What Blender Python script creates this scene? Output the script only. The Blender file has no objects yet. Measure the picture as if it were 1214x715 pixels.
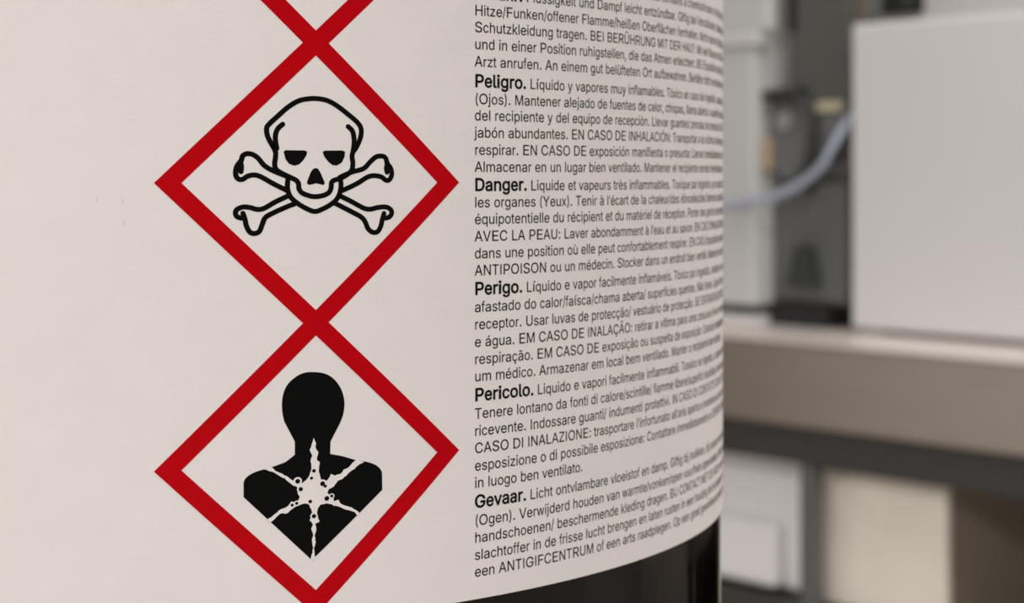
import bpy, bmesh, math, random
from mathutils import Vector, Matrix
from mathutils.geometry import tessellate_polygon

# ------------------------------------------------------------------ camera, light, exposure
C = bpy.context.scene.collection
SC = bpy.context.scene
CAM_Z = 1.05                      # eye height, metres
R = 0.072                         # bottle label radius
F_PX, U0, V0 = 2157.0, 962.0, 207.0

cam = bpy.data.cameras.new('camera')
cam.sensor_width = 36.0
cam.lens = F_PX / 1214 * 36.0
cam.shift_x = (607.0 - U0) / 1214.0
cam.shift_y = (V0 - 357.5) / 1214.0
cam.clip_start = 0.02
cam.dof.use_dof = True
cam.dof.focus_distance = 2.64 * R
cam.dof.aperture_fstop = 38.0
camo = bpy.data.objects.new('camera', cam)
C.objects.link(camo)
camo.location = (0, 0, CAM_Z)
camo.rotation_euler = (math.pi / 2, 0, 0)
SC.camera = camo

SC.view_settings.view_transform = 'Standard'
SC.view_settings.look = 'None'
SC.view_settings.gamma = 1.0
SC.view_settings.use_curve_mapping = False
SC.view_settings.exposure = 0.05

world = bpy.data.worlds.new('lab_surroundings')
SC.world = world
world.use_nodes = True
bg = world.node_tree.nodes['Background']
bg.inputs['Color'].default_value = (1.0, 0.975, 0.95, 1)
bg.inputs['Strength'].default_value = 0.50


def area_light(name, loc, size, energy, aim=None, color=(1, 0.975, 0.945)):
    d = bpy.data.lights.new(name, 'AREA')
    d.shape = 'RECTANGLE'
    d.size, d.size_y = size
    d.energy = energy
    d.color = color
    o = bpy.data.objects.new(name, d)
    C.objects.link(o)
    o.location = loc
    if aim:
        v = Vector(aim) - Vector(loc)
        o.rotation_euler = v.to_track_quat('-Z', 'Y').to_euler()
    return o


# ceiling fluorescents of the lab
area_light('ceiling_lamp', (-1.5, -1.9, 2.72), (1.2, 0.6), 94)
area_light('ceiling_lamp', (0.9, 0.1, 2.72), (1.2, 0.6), 27)
area_light('ceiling_lamp', (0.2, 1.55, 2.72), (1.2, 0.5), 14)


# ------------------------------------------------------------------ materials
def mat(name, color, rough=0.5, metal=0.0, noise=0.0, nscale=20.0, stretch=None, bump=0.0, bscale=None, spec=0.5, coat=0.0):
    m = bpy.data.materials.new(name)
    m.use_nodes = True
    nt = m.node_tree
    b = nt.nodes['Principled BSDF']
    b.inputs['Base Color'].default_value = (*color, 1)
    b.inputs['Roughness'].default_value = rough
    b.inputs['Metallic'].default_value = metal
    b.inputs['Specular IOR Level'].default_value = spec
    b.inputs['Coat Weight'].default_value = coat
    if noise > 0 or bump > 0:
        tc = nt.nodes.new('ShaderNodeTexCoord')
        mp = nt.nodes.new('ShaderNodeMapping')
        nt.links.new(tc.outputs['Object'], mp.inputs['Vector'])
        if stretch:
            mp.inputs['Scale'].default_value = stretch
    if noise > 0:
        n = nt.nodes.new('ShaderNodeTexNoise')
        n.inputs['Scale'].default_value = nscale
        n.inputs['Detail'].default_value = 4
        nt.links.new(mp.outputs['Vector'], n.inputs['Vector'])
        r = nt.nodes.new('ShaderNodeMapRange')
        r.inputs['From Min'].default_value = 0.25
        r.inputs['From Max'].default_value = 0.75
        r.inputs['To Min'].default_value = 1 - noise
        r.inputs['To Max'].default_value = 1 + noise
        nt.links.new(n.outputs['Fac'], r.inputs['Value'])
        mx = nt.nodes.new('ShaderNodeVectorMath')
        mx.operation = 'SCALE'
        mx.inputs[0].default_value = color
        nt.links.new(r.outputs['Result'], mx.inputs['Scale'])
        nt.links.new(mx.outputs['Vector'], b.inputs['Base Color'])
    if bump > 0:
        n2 = nt.nodes.new('ShaderNodeTexNoise')
        n2.inputs['Scale'].default_value = bscale or nscale
        n2.inputs['Detail'].default_value = 3
        nt.links.new(mp.outputs['Vector'], n2.inputs['Vector'])
        bp = nt.nodes.new('ShaderNodeBump')
        bp.inputs['Strength'].default_value = bump
        bp.inputs['Distance'].default_value = 0.001
        nt.links.new(n2.outputs['Fac'], bp.inputs['Height'])
        nt.links.new(bp.outputs['Normal'], b.inputs['Normal'])
    return m


def srgb(r, g, b):
    return tuple(((c / 255) / 12.92 if c / 255 <= 0.04045 else ((c / 255 + 0.055) / 1.055) ** 2.4) for c in (r, g, b))


M = {}
M['paper'] = mat('label_paper', srgb(216, 210, 208), 0.62, noise=0.018, nscale=260, bump=0.04, bscale=2600, spec=0.25)
M['red'] = mat('red_ink', srgb(173, 0, 12), 0.34, noise=0.05, nscale=420, bump=0.05, bscale=900, spec=0.06)
M['black'] = mat('black_ink', (0.003, 0.003, 0.003), 0.36, bump=0.05, bscale=900, spec=0.05)
M['text'] = mat('text_ink', (0.006, 0.005, 0.005), 0.5, spec=0.06)
M['cap'] = mat('cap_plastic', srgb(40, 80, 150), 0.4)
M['white_paint'] = mat('white_paint', srgb(217, 215, 215), 0.45, noise=0.012, nscale=6)
M['steel'] = mat('brushed_steel', srgb(190, 179, 168), 0.34, metal=0.85, noise=0.07, nscale=9, stretch=(1, 6, 30), bump=0.05, bscale=60)
M['top'] = mat('lit_bench_top_steel', srgb(232, 222, 216), 0.38, metal=0.35, noise=0.03, nscale=9, stretch=(1, 6, 30))  # lamp light on the bench top, put into a lighter steel colour
M['rail'] = mat('dark_grey_steel', srgb(72, 70, 68), 0.5, metal=0.2)
M['leg'] = mat('grey_leg', srgb(110, 110, 110), 0.45, metal=0.3)
M['cabinet'] = mat('pale_grey_paint', srgb(202, 202, 200), 0.5, noise=0.02, nscale=8)
M['grey'] = mat('grey_housing', srgb(96, 97, 96), 0.5, noise=0.05, nscale=12)
M['dgrey'] = mat('dark_grey_housing', srgb(86, 87, 83), 0.5, noise=0.05, nscale=12)
M['charcoal'] = mat('charcoal_plastic', srgb(52, 55, 55), 0.5)
M['jet'] = mat('black_rubber', (0.012, 0.013, 0.013), 0.5)
M['tag'] = mat('cream_tag', srgb(196, 188, 160), 0.6)
M['brass'] = mat('tan_fitting', srgb(186, 163, 132), 0.45)
M['tube'] = mat('bluish_tube', srgb(168, 174, 192), 0.35)
M['lilac'] = mat('white_plastic', srgb(250, 247, 248), 0.5)
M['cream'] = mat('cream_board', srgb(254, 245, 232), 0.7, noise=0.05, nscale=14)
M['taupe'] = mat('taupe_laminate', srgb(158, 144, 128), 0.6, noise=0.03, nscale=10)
M['brown'] = mat('brown_trim', srgb(92, 84, 74), 0.6)
M['mid'] = mat('light_grey_housing', srgb(150, 150, 148), 0.5)
M['mid2'] = mat('grey_plate', srgb(108, 110, 111), 0.5)
M['hose'] = mat('hose_rubber', srgb(48, 49, 50), 0.5)
M['dim'] = mat('added_wall_grey', srgb(128, 120, 112), 0.8)
M['reflected_dark'] = mat('reflection_panel_grey', srgb(142, 135, 128), 0.7)
M['added_wallr'] = mat('added_side_wall_grey', srgb(176, 172, 168), 0.8)
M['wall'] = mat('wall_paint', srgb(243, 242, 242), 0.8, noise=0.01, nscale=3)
M['floor'] = mat('vinyl_floor', srgb(178, 170, 161), 0.5, noise=0.08, nscale=25)
M['counter'] = mat('grey_worktop', srgb(196, 193, 189), 0.5, noise=0.04, nscale=60)

mg = bpy.data.materials.new('amber_glass')
mg.use_nodes = True
b = mg.node_tree.nodes['Principled BSDF']
b.inputs['Base Color'].default_value = (0.11, 0.08, 0.066, 1)
b.inputs['Roughness'].default_value = 0.03
b.inputs['IOR'].default_value = 1.5
b.inputs['Transmission Weight'].default_value = 1.0
b.inputs['Specular IOR Level'].default_value = 0.08
M['glass'] = mg


# ------------------------------------------------------------------ helpers
def link(name, me, material, parent=None):
    o = bpy.data.objects.new(name, me)
    C.objects.link(o)
    for m_ in (material if isinstance(material, (list, tuple)) else [material]):
        me.materials.append(m_)
    if parent is not None:
        o.parent = parent
    return o


def tag(o, label, cat=None, group=None, kind=None):
    if label:
        o['label'] = label
    if cat:
        o['category'] = cat
    if group:
        o['group'] = group
    if kind:
        o['kind'] = kind
    return o


def from_bm(name, bm, material, parent=None, smooth=False):
    me = bpy.data.meshes.new(name)
    if smooth:
        for f in bm.faces:
            f.smooth = True
    bm.to_mesh(me)
    bm.free()
    return link(name, me, material, parent)


def add_box(bm, x0, x1, y0, y1, z0, z1, bevel=0.0, seg=2):
    r = bmesh.ops.create_cube(bm, size=1.0)
    vs = r['verts']
    for v in vs:
        v.co = Vector(((x0 + x1) / 2 + v.co.x * (x1 - x0), (y0 + y1) / 2 + v.co.y * (y1 - y0), (z0 + z1) / 2 + v.co.z * (z1 - z0)))
    if bevel > 0:
        es = list({e for v in vs for e in v.link_edges})
        bmesh.ops.bevel(bm, geom=es, offset=bevel, segments=seg, affect='EDGES', profile=0.5)
    return bm


def lathe(bm, prof, seg=96, closed=True):
    rings = []
    for r, z in prof:
        rings.append([bm.verts.new((r * math.cos(2 * math.pi * i / seg), r * math.sin(2 * math.pi * i / seg), z)) for i in range(seg)])
    for a, b_ in zip(rings[:-1], rings[1:]):
        for i in range(seg):
            j = (i + 1) % seg
            bm.faces.new((a[i], a[j], b_[j], b_[i]))
    if closed:
        bm.faces.new(rings[0][::-1])
        bm.faces.new(rings[-1])
    return bm


def tube(bm, pts, r, seg=12, sub=6):
    P = [Vector(p) for p in pts]
    path = []
    for i in range(len(P) - 1):
        p0, p1, p2, p3 = P[max(i - 1, 0)], P[i], P[i + 1], P[min(i + 2, len(P) - 1)]
        for k in range(sub):
            t = k / sub
            path.append(0.5 * ((2 * p1) + (p2 - p0) * t + (2 * p0 - 5 * p1 + 4 * p2 - p3) * t * t + (3 * p1 - p0 - 3 * p2 + p3) * t ** 3))
    path.append(P[-1])
    rings = []
    for i, p in enumerate(path):
        d = (path[min(i + 1, len(path) - 1)] - path[max(i - 1, 0)]).normalized()
        s = d.cross(Vector((0, 1, 0.02)))
        s.normalize()
        t = d.cross(s)
        rings.append([bm.verts.new(p + r * (math.cos(2 * math.pi * k / seg) * s + math.sin(2 * math.pi * k / seg) * t)) for k in range(seg)])
    for a, b_ in zip(rings[:-1], rings[1:]):
        for i in range(seg):
            j = (i + 1) % seg
            bm.faces.new((a[i], a[j], b_[j], b_[i]))
    bm.faces.new(rings[0][::-1])
    bm.faces.new(rings[-1])
    bmesh.ops.recalc_face_normals(bm, faces=bm.faces[:])
    return bm


# bench frame: x along the bench edge, y into the bench, both turned 44 degrees; unit K
K = 1.4
RZ = math.atan2(-0.6955, 0.7185)
ORG = Vector((0.0327 * K, 1.5 * K, 0))
E1 = Vector((0.7185, -0.6955, 0))
E2 = Vector((0.6955, 0.7185, 0))


def bpos(a, b_, z):
    p = ORG + E1 * (a * K) + E2 * (b_ * K)
    return Vector((p.x, p.y, CAM_Z + z * K))


class Item:
    """A thing in the bench frame: base point, and parts given in bench coordinates."""
    def __init__(self, name, base, label=None, cat=None, group=None, kind=None):
        self.base = base
        self.root = bpy.data.objects.new(name, None)
        self.root.empty_display_size = 0.05
        C.objects.link(self.root)
        self.root.location = bpos(*base)
        self.root.rotation_euler = (0, 0, RZ)
        tag(self.root, label, cat, group, kind)

    def lc(self, a, b_, z):
        return ((a - self.base[0]) * K, (b_ - self.base[1]) * K, (z - self.base[2]) * K)

    def box(self, name, mt, a0, a1, b0, b1, z0, z1, bevel=0.003, seg=2, parent=None, bm=None):
        p0, p1 = self.lc(a0, b0, z0), self.lc(a1, b1, z1)
        q = bm or bmesh.new()
        add_box(q, p0[0], p1[0], p0[1], p1[1], p0[2], p1[2], bevel, seg)
        if bm is None:
            return from_bm(name, q, M[mt], parent or self.root)

    def disc(self, name, mt, a, z, b0, b1, r, parent=None, bevel=0.003, zs=1.0):
        q = bmesh.new()
        p = self.lc(a, b0, z)
        d = (b1 - b0) * K
        rr = r * K
        lathe(q, [(rr - bevel, 0), (rr, bevel), (rr, d - bevel), (rr - bevel, d)], 48)
        bmesh.ops.rotate(q, verts=q.verts[:], cent=(0, 0, 0), matrix=Matrix.Rotation(-math.pi / 2, 3, 'X'))
        bmesh.ops.scale(q, verts=q.verts[:], vec=(1, 1, zs))
        bmesh.ops.translate(q, verts=q.verts[:], vec=p)
        bmesh.ops.recalc_face_normals(q, faces=q.faces[:])
        return from_bm(name, q, M[mt], parent or self.root)

    def hose(self, name, mt, pts, r, parent=None):
        q = bmesh.new()
        tube(q, [self.lc(*p) for p in pts], r * K)
        return from_bm(name, q, M[mt], parent or self.root, smooth=True)


def structure(name, mt, verts_box, bevel=0.0):
    q = bmesh.new()
    add_box(q, *verts_box, bevel)
    o = from_bm(name, q, M[mt])
    o['kind'] = 'structure'
    return o


# ------------------------------------------------------------------ the room
fl = structure('floor', 'floor', (-3.5, 5.0, -2.5, 6.5, -0.05, 0.0))
cl = structure('ceiling', 'wall', (-3.5, 5.0, -2.5, 6.5, 2.8, 2.85))
WALL_B = 0.64
wb = structure('wall_back', 'wall', (-3.85, 1.9, 0, 0.08, 0, 2.8))
wb.location = bpos(0, WALL_B, 0) - Vector((0, 0, CAM_Z))
wb.rotation_euler = (0, 0, RZ)

wl = structure('added_wall_left', 'dim', (-2.3, -2.2, 2.05, 5.5, 0.0, 2.8))  # unseen wall added so its reflection darkens the left of the bench lip
td = structure('reflection_panel_1', 'reflected_dark', (-3.85, 1.9, -0.015, 0.0, 0, 0.8))  # unseen panel added to darken the wall where the bottle glass reflects it
td.location = wb.location
td.rotation_euler = (0, 0, RZ)
wr = structure('added_wall_right', 'added_wallr', (2.7, 2.8, 0.75, 6.4, 0.0, 2.8))  # unseen wall added to dim what the bottle glass reflects from the right

# ------------------------------------------------------------------ steel bench
TOP = -0.1417
FLOOR_Z = -CAM_Z / K
bench = Item('steel_bench', (0, 0.3, FLOOR_Z), 'long brushed steel bench with thick front edge, running behind the bottle', 'bench')
bench.box('bench_top', 'steel', -0.95, 0.75, 0.0, 0.62, TOP - 0.0728, TOP - 0.0025, 0.004, 3)
bench.box('lit_top_sheet', 'top', -0.951, 0.751, -0.001, 0.621, TOP - 0.0025, TOP, 0.001)  # separate top face carrying the lighter, lit steel colour
bench.box('rail', 'rail', -0.93, 0.73, 0.010, 0.028, TOP - 0.106, TOP - 0.0728, 0.002)
bench.box('rail', 'rail', -0.93, 0.73, 0.59, 0.608, TOP - 0.106, TOP - 0.0728, 0.002)
for a in (-0.0715, 0.70, -0.90):
    for b_ in (0.012, 0.592):
        bench.box('leg', 'leg', a, a + 0.0155, b_, b_ + 0.0155, FLOOR_Z, TOP - 0.106, 0.002)
SH = -0.374
bench.box('lower_shelf', 'rail', -0.93, 0.73, 0.028, 0.59, SH - 0.022, SH, 0.002)

# ------------------------------------------------------------------ things on the bench
wbx = Item('equipment_box', (0.13, 0.27, TOP), 'large plain white equipment box standing on the steel bench', 'box')
wbx.box('housing', 'white_paint', -0.0885, 0.36, 0.095, 0.44, TOP + 0.004, TOP + 0.2765, 0.006, 3)
for a in (-0.07, 0.33):
    for b_ in (0.12, 0.41):
        wbx.box('foot', 'jet', a, a + 0.02, b_, b_ + 0.02, TOP, TOP + 0.004, 0.0005)
wbx.box('back_panel', 'cabinet', -0.07, 0.34, 0.44, 0.446, TOP + 0.02, TOP + 0.26, 0.001)

dbx = Item('electrical_panel', (-0.512, WALL_B - 0.02, 0.2065), 'charcoal panel on the back wall above the white equipment box', 'panel')
dbx.box('housing', 'charcoal', -0.5532, -0.4705, WALL_B - 0.035, WALL_B, 0.2065, 0.2065 + 0.22, 0.003)
dbx.box('frame', 'jet', -0.5532 - 0.003, -0.4705 + 0.003, WALL_B - 0.012, WALL_B, 0.2065 - 0.003, 0.2065 + 0.223, 0.001)

cab = Item('grey_cabinet', (-0.32, 0.13, TOP), 'tall pale grey cabinet on the bench, right behind the bottle edge', 'cabinet')
cab.box('body', 'cabinet', -0.46, -0.2085, 0.105, 0.165, TOP + 0.018, TOP + 0.62, 0.004)
cab.box('plinth', 'white_paint', -0.455, -0.209, 0.088, 0.160, TOP, TOP + 0.009, 0.001)
cab.box('kick_gap', 'charcoal', -0.455, -0.232, 0.092, 0.160, TOP + 0.009, TOP + 0.018, 0.0005)
cab.box('upper_door', 'cabinet', -0.455, -0.190, 0.090, 0.104, 0.1345, TOP + 0.61, 0.004)
d1 = cab.box('lower_door', 'cabinet', -0.455, -0.2075, 0.090, 0.104, TOP + 0.018, 0.1215, 0.004)
cab.box('door_edge', 'white_paint', -0.455, -0.20, 0.086, 0.104, 0.1215, 0.1345, 0.002)

ins = Item('pump_unit', (-0.16, 0.13, TOP), 'grey laboratory pump unit with round drum and black hose left of white box', 'pump')
ins.box('base', 'jet', -0.206, -0.131, 0.108, 0.155, TOP, TOP + 0.021, 0.003)
ins.box('housing', 'grey', -0.2065, -0.112, 0.112, 0.158, TOP + 0.021, -0.0045, 0.010, 3)
ins.box('column', 'dgrey', -0.186, -0.107, 0.114, 0.158, -0.0045, 0.30, 0.004)
ins.box('side_rail', 'brown', -0.1065, -0.0995, 0.118, 0.128, TOP, 0.30, 0.002)
ins.box('slot', 'jet', -0.184, -0.175, 0.110, 0.115, 0.135, 0.20, 0.001)
ins.disc('drum', 'mid2', -0.181, 0.032, 0.106, 0.150, 0.025, zs=1.5)
ins.disc('drum_cap', 'mid', -0.181, 0.050, 0.102, 0.106, 0.009, bevel=0.001)
ins.hose('hose', 'hose', [(-0.204, 0.101, 0.074), (-0.185, 0.100, 0.076), (-0.162, 0.100, 0.072), (-0.147, 0.100, 0.056), (-0.142, 0.100, 0.030), (-0.147, 0.100, 0.004), (-0.153, 0.106, -0.008), (-0.158, 0.116, -0.014)], 0.0048)
ins.box('bracket', 'jet', -0.206, -0.162, 0.104, 0.15, 0.072, 0.081, 0.002)
ins.box('side_plate', 'mid2', -0.1405, -0.109, 0.1105, 0.114, 0.004, 0.055, 0.001)
ins.box('tag', 'tag', -0.147, -0.116, 0.110, 0.118, 0.058, 0.067, 0.001)
ins.box('fitting', 'brass', -0.2035, -0.197, 0.096, 0.106, 0.004, 0.034, 0.003)
kb = bmesh.new()
p = [ins.lc(-0.180, 0.104, -0.1035), ins.lc(-0.139, 0.104, -0.1035), ins.lc(-0.148, 0.104, -0.066), ins.lc(-0.168, 0.104, -0.066)]
fr = [kb.verts.new(v) for v in p]
bk = [kb.verts.new((v[0], v[1] + 0.012 * K, v[2])) for v in p]
kb.faces.new(fr)
kb.faces.new(bk[::-1])
for i in range(4):
    j = (i + 1) % 4
    kb.faces.new((fr[j], fr[i], bk[i], bk[j]))
bmesh.ops.recalc_face_normals(kb, faces=kb.faces[:])
from_bm('knob', kb, M['charcoal'], ins.root)
ins.box('handle', 'charcoal', -0.122, -0.112, 0.100, 0.118, 0.010, 0.034, 0.003)

tb = Item('plastic_tube', (-0.2235, 0.085, -0.0279), 'bluish plastic tube curving from the grey cabinet to the pump unit', 'tube')
o = tb.hose('tube', 'tube', [(-0.2400, 0.080, -0.0295), (-0.2235, 0.080, -0.0279), (-0.1951, 0.082, -0.0244), (-0.1672, 0.084, -0.0179), (-0.1400, 0.088, -0.0062), (-0.1187, 0.090, 0.0092), (-0.1060, 0.094, 0.030), (-0.1015, 0.108, 0.050), (-0.1015, 0.119, 0.056)], 0.0040)

# ------------------------------------------------------------------ things under the bench
wc = Item('plastic_cabinet', (-0.25, 0.25, SH), 'white plastic drawer unit on the shelf under the bench, left of the leg', 'drawer unit')
wc.box('body', 'lilac', -0.46, -0.108, 0.052, 0.36, SH + 0.004, -0.252, 0.004)
wc.box('drawer', 'lilac', -0.45, -0.126, 0.036, 0.052, SH + 0.006, -0.311, 0.008, 4)
wc.box('plinth', 'rail', -0.455, -0.115, 0.056, 0.35, SH, SH + 0.004, 0.0005)

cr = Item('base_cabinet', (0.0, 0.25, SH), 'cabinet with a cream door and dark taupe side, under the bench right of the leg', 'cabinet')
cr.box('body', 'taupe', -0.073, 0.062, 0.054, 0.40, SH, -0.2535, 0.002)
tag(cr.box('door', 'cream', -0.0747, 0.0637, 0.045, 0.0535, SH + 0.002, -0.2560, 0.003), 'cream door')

# ------------------------------------------------------------------ worktop that carries the bottle
BX, BY = -1.1721 * R, 3.5088 * R
BASE_T = -1.25 * R
BASE_Z = CAM_Z + BASE_T
wt = structure('worktop', 'counter', (-0.75, 0.10, -0.45, 4.62 * R, BASE_Z - 0.035, BASE_Z), 0.004)
for k, (x, y) in enumerate(((-0.72, -0.42), (0.04, -0.42), (-0.72, 0.28), (0.04, 0.28))):
    structure('worktop_leg', 'leg', (x, x + 0.03, y, y + 0.03, 0.0, BASE_Z - 0.035), 0.002)

# ------------------------------------------------------------------ the bottle
bottle = bpy.data.objects.new('reagent_bottle', None)
bottle.empty_display_size = 0.05
C.objects.link(bottle)
bottle.location = (BX, BY, BASE_Z)
tag(bottle, 'amber glass reagent bottle with a white multilingual hazard label', 'bottle')
RG = R - 0.00027
prof_o = [(0.050, 0.003), (0.056, 0.0005), (0.062, 0.0), (0.067, 0.001), (0.0705, 0.004), (RG, 0.008), (RG, 0.03), (RG, 0.08), (RG, 0.14), (RG, 0.190),
          (0.0705, 0.200), (0.066, 0.212), (0.057, 0.226), (0.044, 0.240), (0.031, 0.250), (0.0225, 0.258), (0.0195, 0.266), (0.0195, 0.288)]
prof_i = [(0.016, 0.288), (0.016, 0.266), (0.0195, 0.256), (0.029, 0.247), (0.042, 0.237), (0.055, 0.2225), (0.0635, 0.2095), (0.0675, 0.199), (RG - 0.0017, 0.190),
          (RG - 0.0017, 0.03), (RG - 0.0017, 0.010), (0.066, 0.006), (0.05, 0.007)]
gb = bmesh.new()
lathe(gb, prof_o + prof_i, 256)
bmesh.ops.recalc_face_normals(gb, faces=gb.faces[:])
from_bm('glass_body', gb, M['glass'], bottle, smooth=True)
cp = bmesh.new()
lathe(cp, [(0.0235, 0.268), (0.0245, 0.269), (0.0245, 0.2895), (0.0238, 0.2945), (0.021, 0.296)], 96)
bmesh.ops.recalc_face_normals(cp, faces=cp.faces[:])
from_bm('cap', cp, M['cap'], bottle)

# label paper: a thin sleeve; angle 0 faces the -y side
TH0 = 0.4762                         # angle of the pictogram column
MM = 0.001


def cyl(s, t, dr=0.0):
    """label millimetres (s right of the pictogram column, t above eye height) -> bottle coordinates"""
    th = TH0 + s / (R * 1000)
    r = R + dr * MM
    return (r * math.sin(th), -r * math.cos(th), -BASE_T + t * MM)


LB, LT = -46.4, 86.0
S_L, S_R = -150.0, 215.0
lb = bmesh.new()
N = 1500
hs = [LB, LB + 0.02] + [LB + (LT - LB) * i / 4 for i in range(1, 4)] + [LT - 0.02, LT]
cols = []
for i in range(N + 1):
    s = S_L + (S_R - S_L) * i / N
    cols.append(([lb.verts.new(cyl(s, t, 0)) for t in hs], [lb.verts.new(cyl(s, t, -0.2)) for t in hs]))
for (a, ai), (b_, bi) in zip(cols[:-1], cols[1:]):
    for k in range(6):
        lb.faces.new((a[k], b_[k], b_[k + 1], a[k + 1])).smooth = True
        lb.faces.new((bi[k], ai[k], ai[k + 1], bi[k + 1])).smooth = True
    lb.faces.new((b_[0], a[0], ai[0], bi[0]))
    lb.faces.new((a[6], b_[6], bi[6], ai[6]))
for a, ai in (cols[0], cols[-1]):
    for k in range(6):
        lb.faces.new((a[k], a[k + 1], ai[k + 1], ai[k]))
label = from_bm('label', lb, M['paper'], bottle)
tag(label, 'white paper label with red hazard diamonds and warnings')


def print_mesh(name, pts2d, faces, material, text_label, dr, step=1.2, parent=label):
    """flat print in label millimetres, cut into narrow strips and laid on the curved label"""
    q = bmesh.new()
    vs = [q.verts.new((x, 0, z)) for x, z in pts2d]
    for f in faces:
        try:
            q.faces.new([vs[i] for i in f])
        except ValueError:
            pass
    if step:
        x0, x1 = min(p[0] for p in pts2d), max(p[0] for p in pts2d)
        x = x0 + step
        while x < x1:
            bmesh.ops.bisect_plane(q, geom=q.verts[:] + q.edges[:] + q.faces[:], plane_co=(x, 0, 0), plane_no=(1, 0, 0))
            x += step
    for v in q.verts:
        v.co = cyl(v.co.x, v.co.z, dr)
    c0 = Vector((0, 0, 0))
    for f in q.faces:
        f.normal_update()
        if f.normal.dot(Vector((f.calc_center_median().x, f.calc_center_median().y, 0))) < 0:
            f.normal_flip()
    o = from_bm(name, q, material, parent)
    if text_label:
        o['label'] = text_label
    return o


class Flat:
    def __init__(self):
        self.v, self.f = [], []

    def poly(self, pts):
        tris = tessellate_polygon([[Vector((x, z, 0)) for x, z in pts]])
        n = len(self.v)
        self.v += list(pts)
        self.f += [tuple(i + n for i in t) for t in tris]

    def circle(self, x, z, r, k=14):
        n = len(self.v)
        self.v += [(x + r * math.cos(2 * math.pi * i / k), z + r * math.sin(2 * math.pi * i / k)) for i in range(k)]
        self.f.append(tuple(range(n, n + k)))

    def stroke(self, pts, w, smooth=4):
        P = [Vector(p) for p in pts]
        path = []
        for i in range(len(P) - 1):
            p0, p1, p2, p3 = P[max(i - 1, 0)], P[i], P[i + 1], P[min(i + 2, len(P) - 1)]
            for k in range(smooth):
                t = k / smooth
                path.append(0.5 * ((2 * p1) + (p2 - p0) * t + (2 * p0 - 5 * p1 + 4 * p2 - p3) * t * t + (3 * p1 - p0 - 3 * p2 + p3) * t ** 3))
        path.append(P[-1])
        n = len(self.v)
        for i, p in enumerate(path):
            d = (path[min(i + 1, len(path) - 1)] - path[max(i - 1, 0)]).normalized()
            nn = Vector((-d.y, d.x)) * (w / 2)
            self.v += [tuple(p + nn), tuple(p - nn)]
        for i in range(len(path) - 1):
            k = n + 2 * i
            self.f.append((k, k + 1, k + 3, k + 2))
        self.circle(*path[0], w / 2)
        self.circle(*path[-1], w / 2)


# hazard diamonds
A = 0.2016 * R * 1000
H = 0.0182 * R * 1000
for n_, (name_, tc) in enumerate((('top hazard diamond, cut by the picture edge', 28.15), ('red diamond framing the skull', -0.85), ('red diamond framing the dark torso', -29.88))):
    o_, i_ = A + H, A - H
    pts = [(-o_, tc), (0, tc + o_), (o_, tc), (0, tc - o_), (-i_, tc), (0, tc + i_), (i_, tc), (0, tc - i_)]
    print_mesh('hazard_diamond', pts, [(0, 1, 5, 4), (1, 2, 6, 5), (2, 3, 7, 6), (3, 0, 4, 7)], M['red'], name_, 0.018 + 0.004 * n_)

CRANIUM = [(-4.29,2.84), (-4.83,3.88), (-4.95,4.73), (-4.67,5.21), (-3.78,6.07), (-2.83,6.94), (-1.76,7.61), (-0.69,7.85), (0.28,7.87), (1.25,7.67), (2.23,7.14), (3.34,6.30), (4.34,5.45), (4.72,4.76), (4.64,3.85), (4.21,2.85), (3.86,2.36), (3.76,1.86), (3.84,1.25), (3.76,0.55), (3.34,0.06), (2.60,-0.36), (1.86,-0.60), (1.61,-0.85), (1.57,-1.34), (1.37,-1.83), (0.76,-2.17), (-0.09,-2.29), (-0.69,-2.19), (-1.41,-1.89), (-1.72,-1.45), (-1.76,-0.96), (-2.00,-0.60), (-2.60,-0.28), (-3.42,0.13), (-4.01,0.54), (-4.15,1.10), (-4.08,1.71), (-4.06,2.31), (-4.29,2.84)]
TEMPLE_A = [(-3.35,5.18), (-3.82,4.74), (-4.06,4.13), (-4.06,3.40), (-3.94,2.68)]
TEMPLE_B = [(3.34,5.02), (3.79,4.58), (3.96,3.84), (3.96,3.10), (3.86,2.48)]
JAW = [(-2.83,-0.48), (-2.88,-1.21), (-2.79,-1.81), (-2.48,-2.42), (-1.76,-3.04), (-0.93,-3.53), (-0.09,-3.83), (0.76,-3.54), (1.61,-3.06), (2.23,-2.45), (2.52,-1.71), (2.60,-0.98), (2.52,-0.48)]
EYE_A = [(-3.26,2.36), (-3.07,2.51), (-1.17,2.50), (-0.88,2.38), (-0.98,1.96), (-1.29,1.47), (-1.69,1.06), (-2.17,0.91), (-2.71,1.10), (-3.07,1.59)]
EYE_B = [(0.69,2.34), (0.93,2.49), (2.72,2.52), (3.02,2.40), (2.97,1.86), (2.67,1.24), (2.15,0.94), (1.69,0.99), (1.25,1.36), (0.88,1.85)]
NOSE = [(-0.01,0.69), (0.23,0.60), (0.47,0.21), (0.76,-0.48), (0.93,-0.90), (0.76,-1.09), (0.40,-0.99), (-0.01,-0.90), (-0.40,-1.02), (-0.74,-1.06), (-0.93,-0.87), (-0.81,-0.48), (-0.50,0.30), (-0.25,0.60)]
BONE_A = [(-2.83,-0.23), (-4.25,0.37), (-5.18,0.93), (-5.76,1.65), (-6.34,2.06), (-6.92,2.13), (-7.31,1.89), (-7.45,1.41), (-7.77,1.02), (-7.96,0.54), (-7.96,-0.11), (-7.68,-0.47), (-7.27,-0.47), (-6.81,-0.16), (-6.11,-0.04), (-5.41,-0.28), (-4.25,-0.96), (-2.95,-1.62)]
BONE_A_TICK = [(-7.54,1.33), (-7.43,0.85), (-7.47,0.30)]
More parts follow.
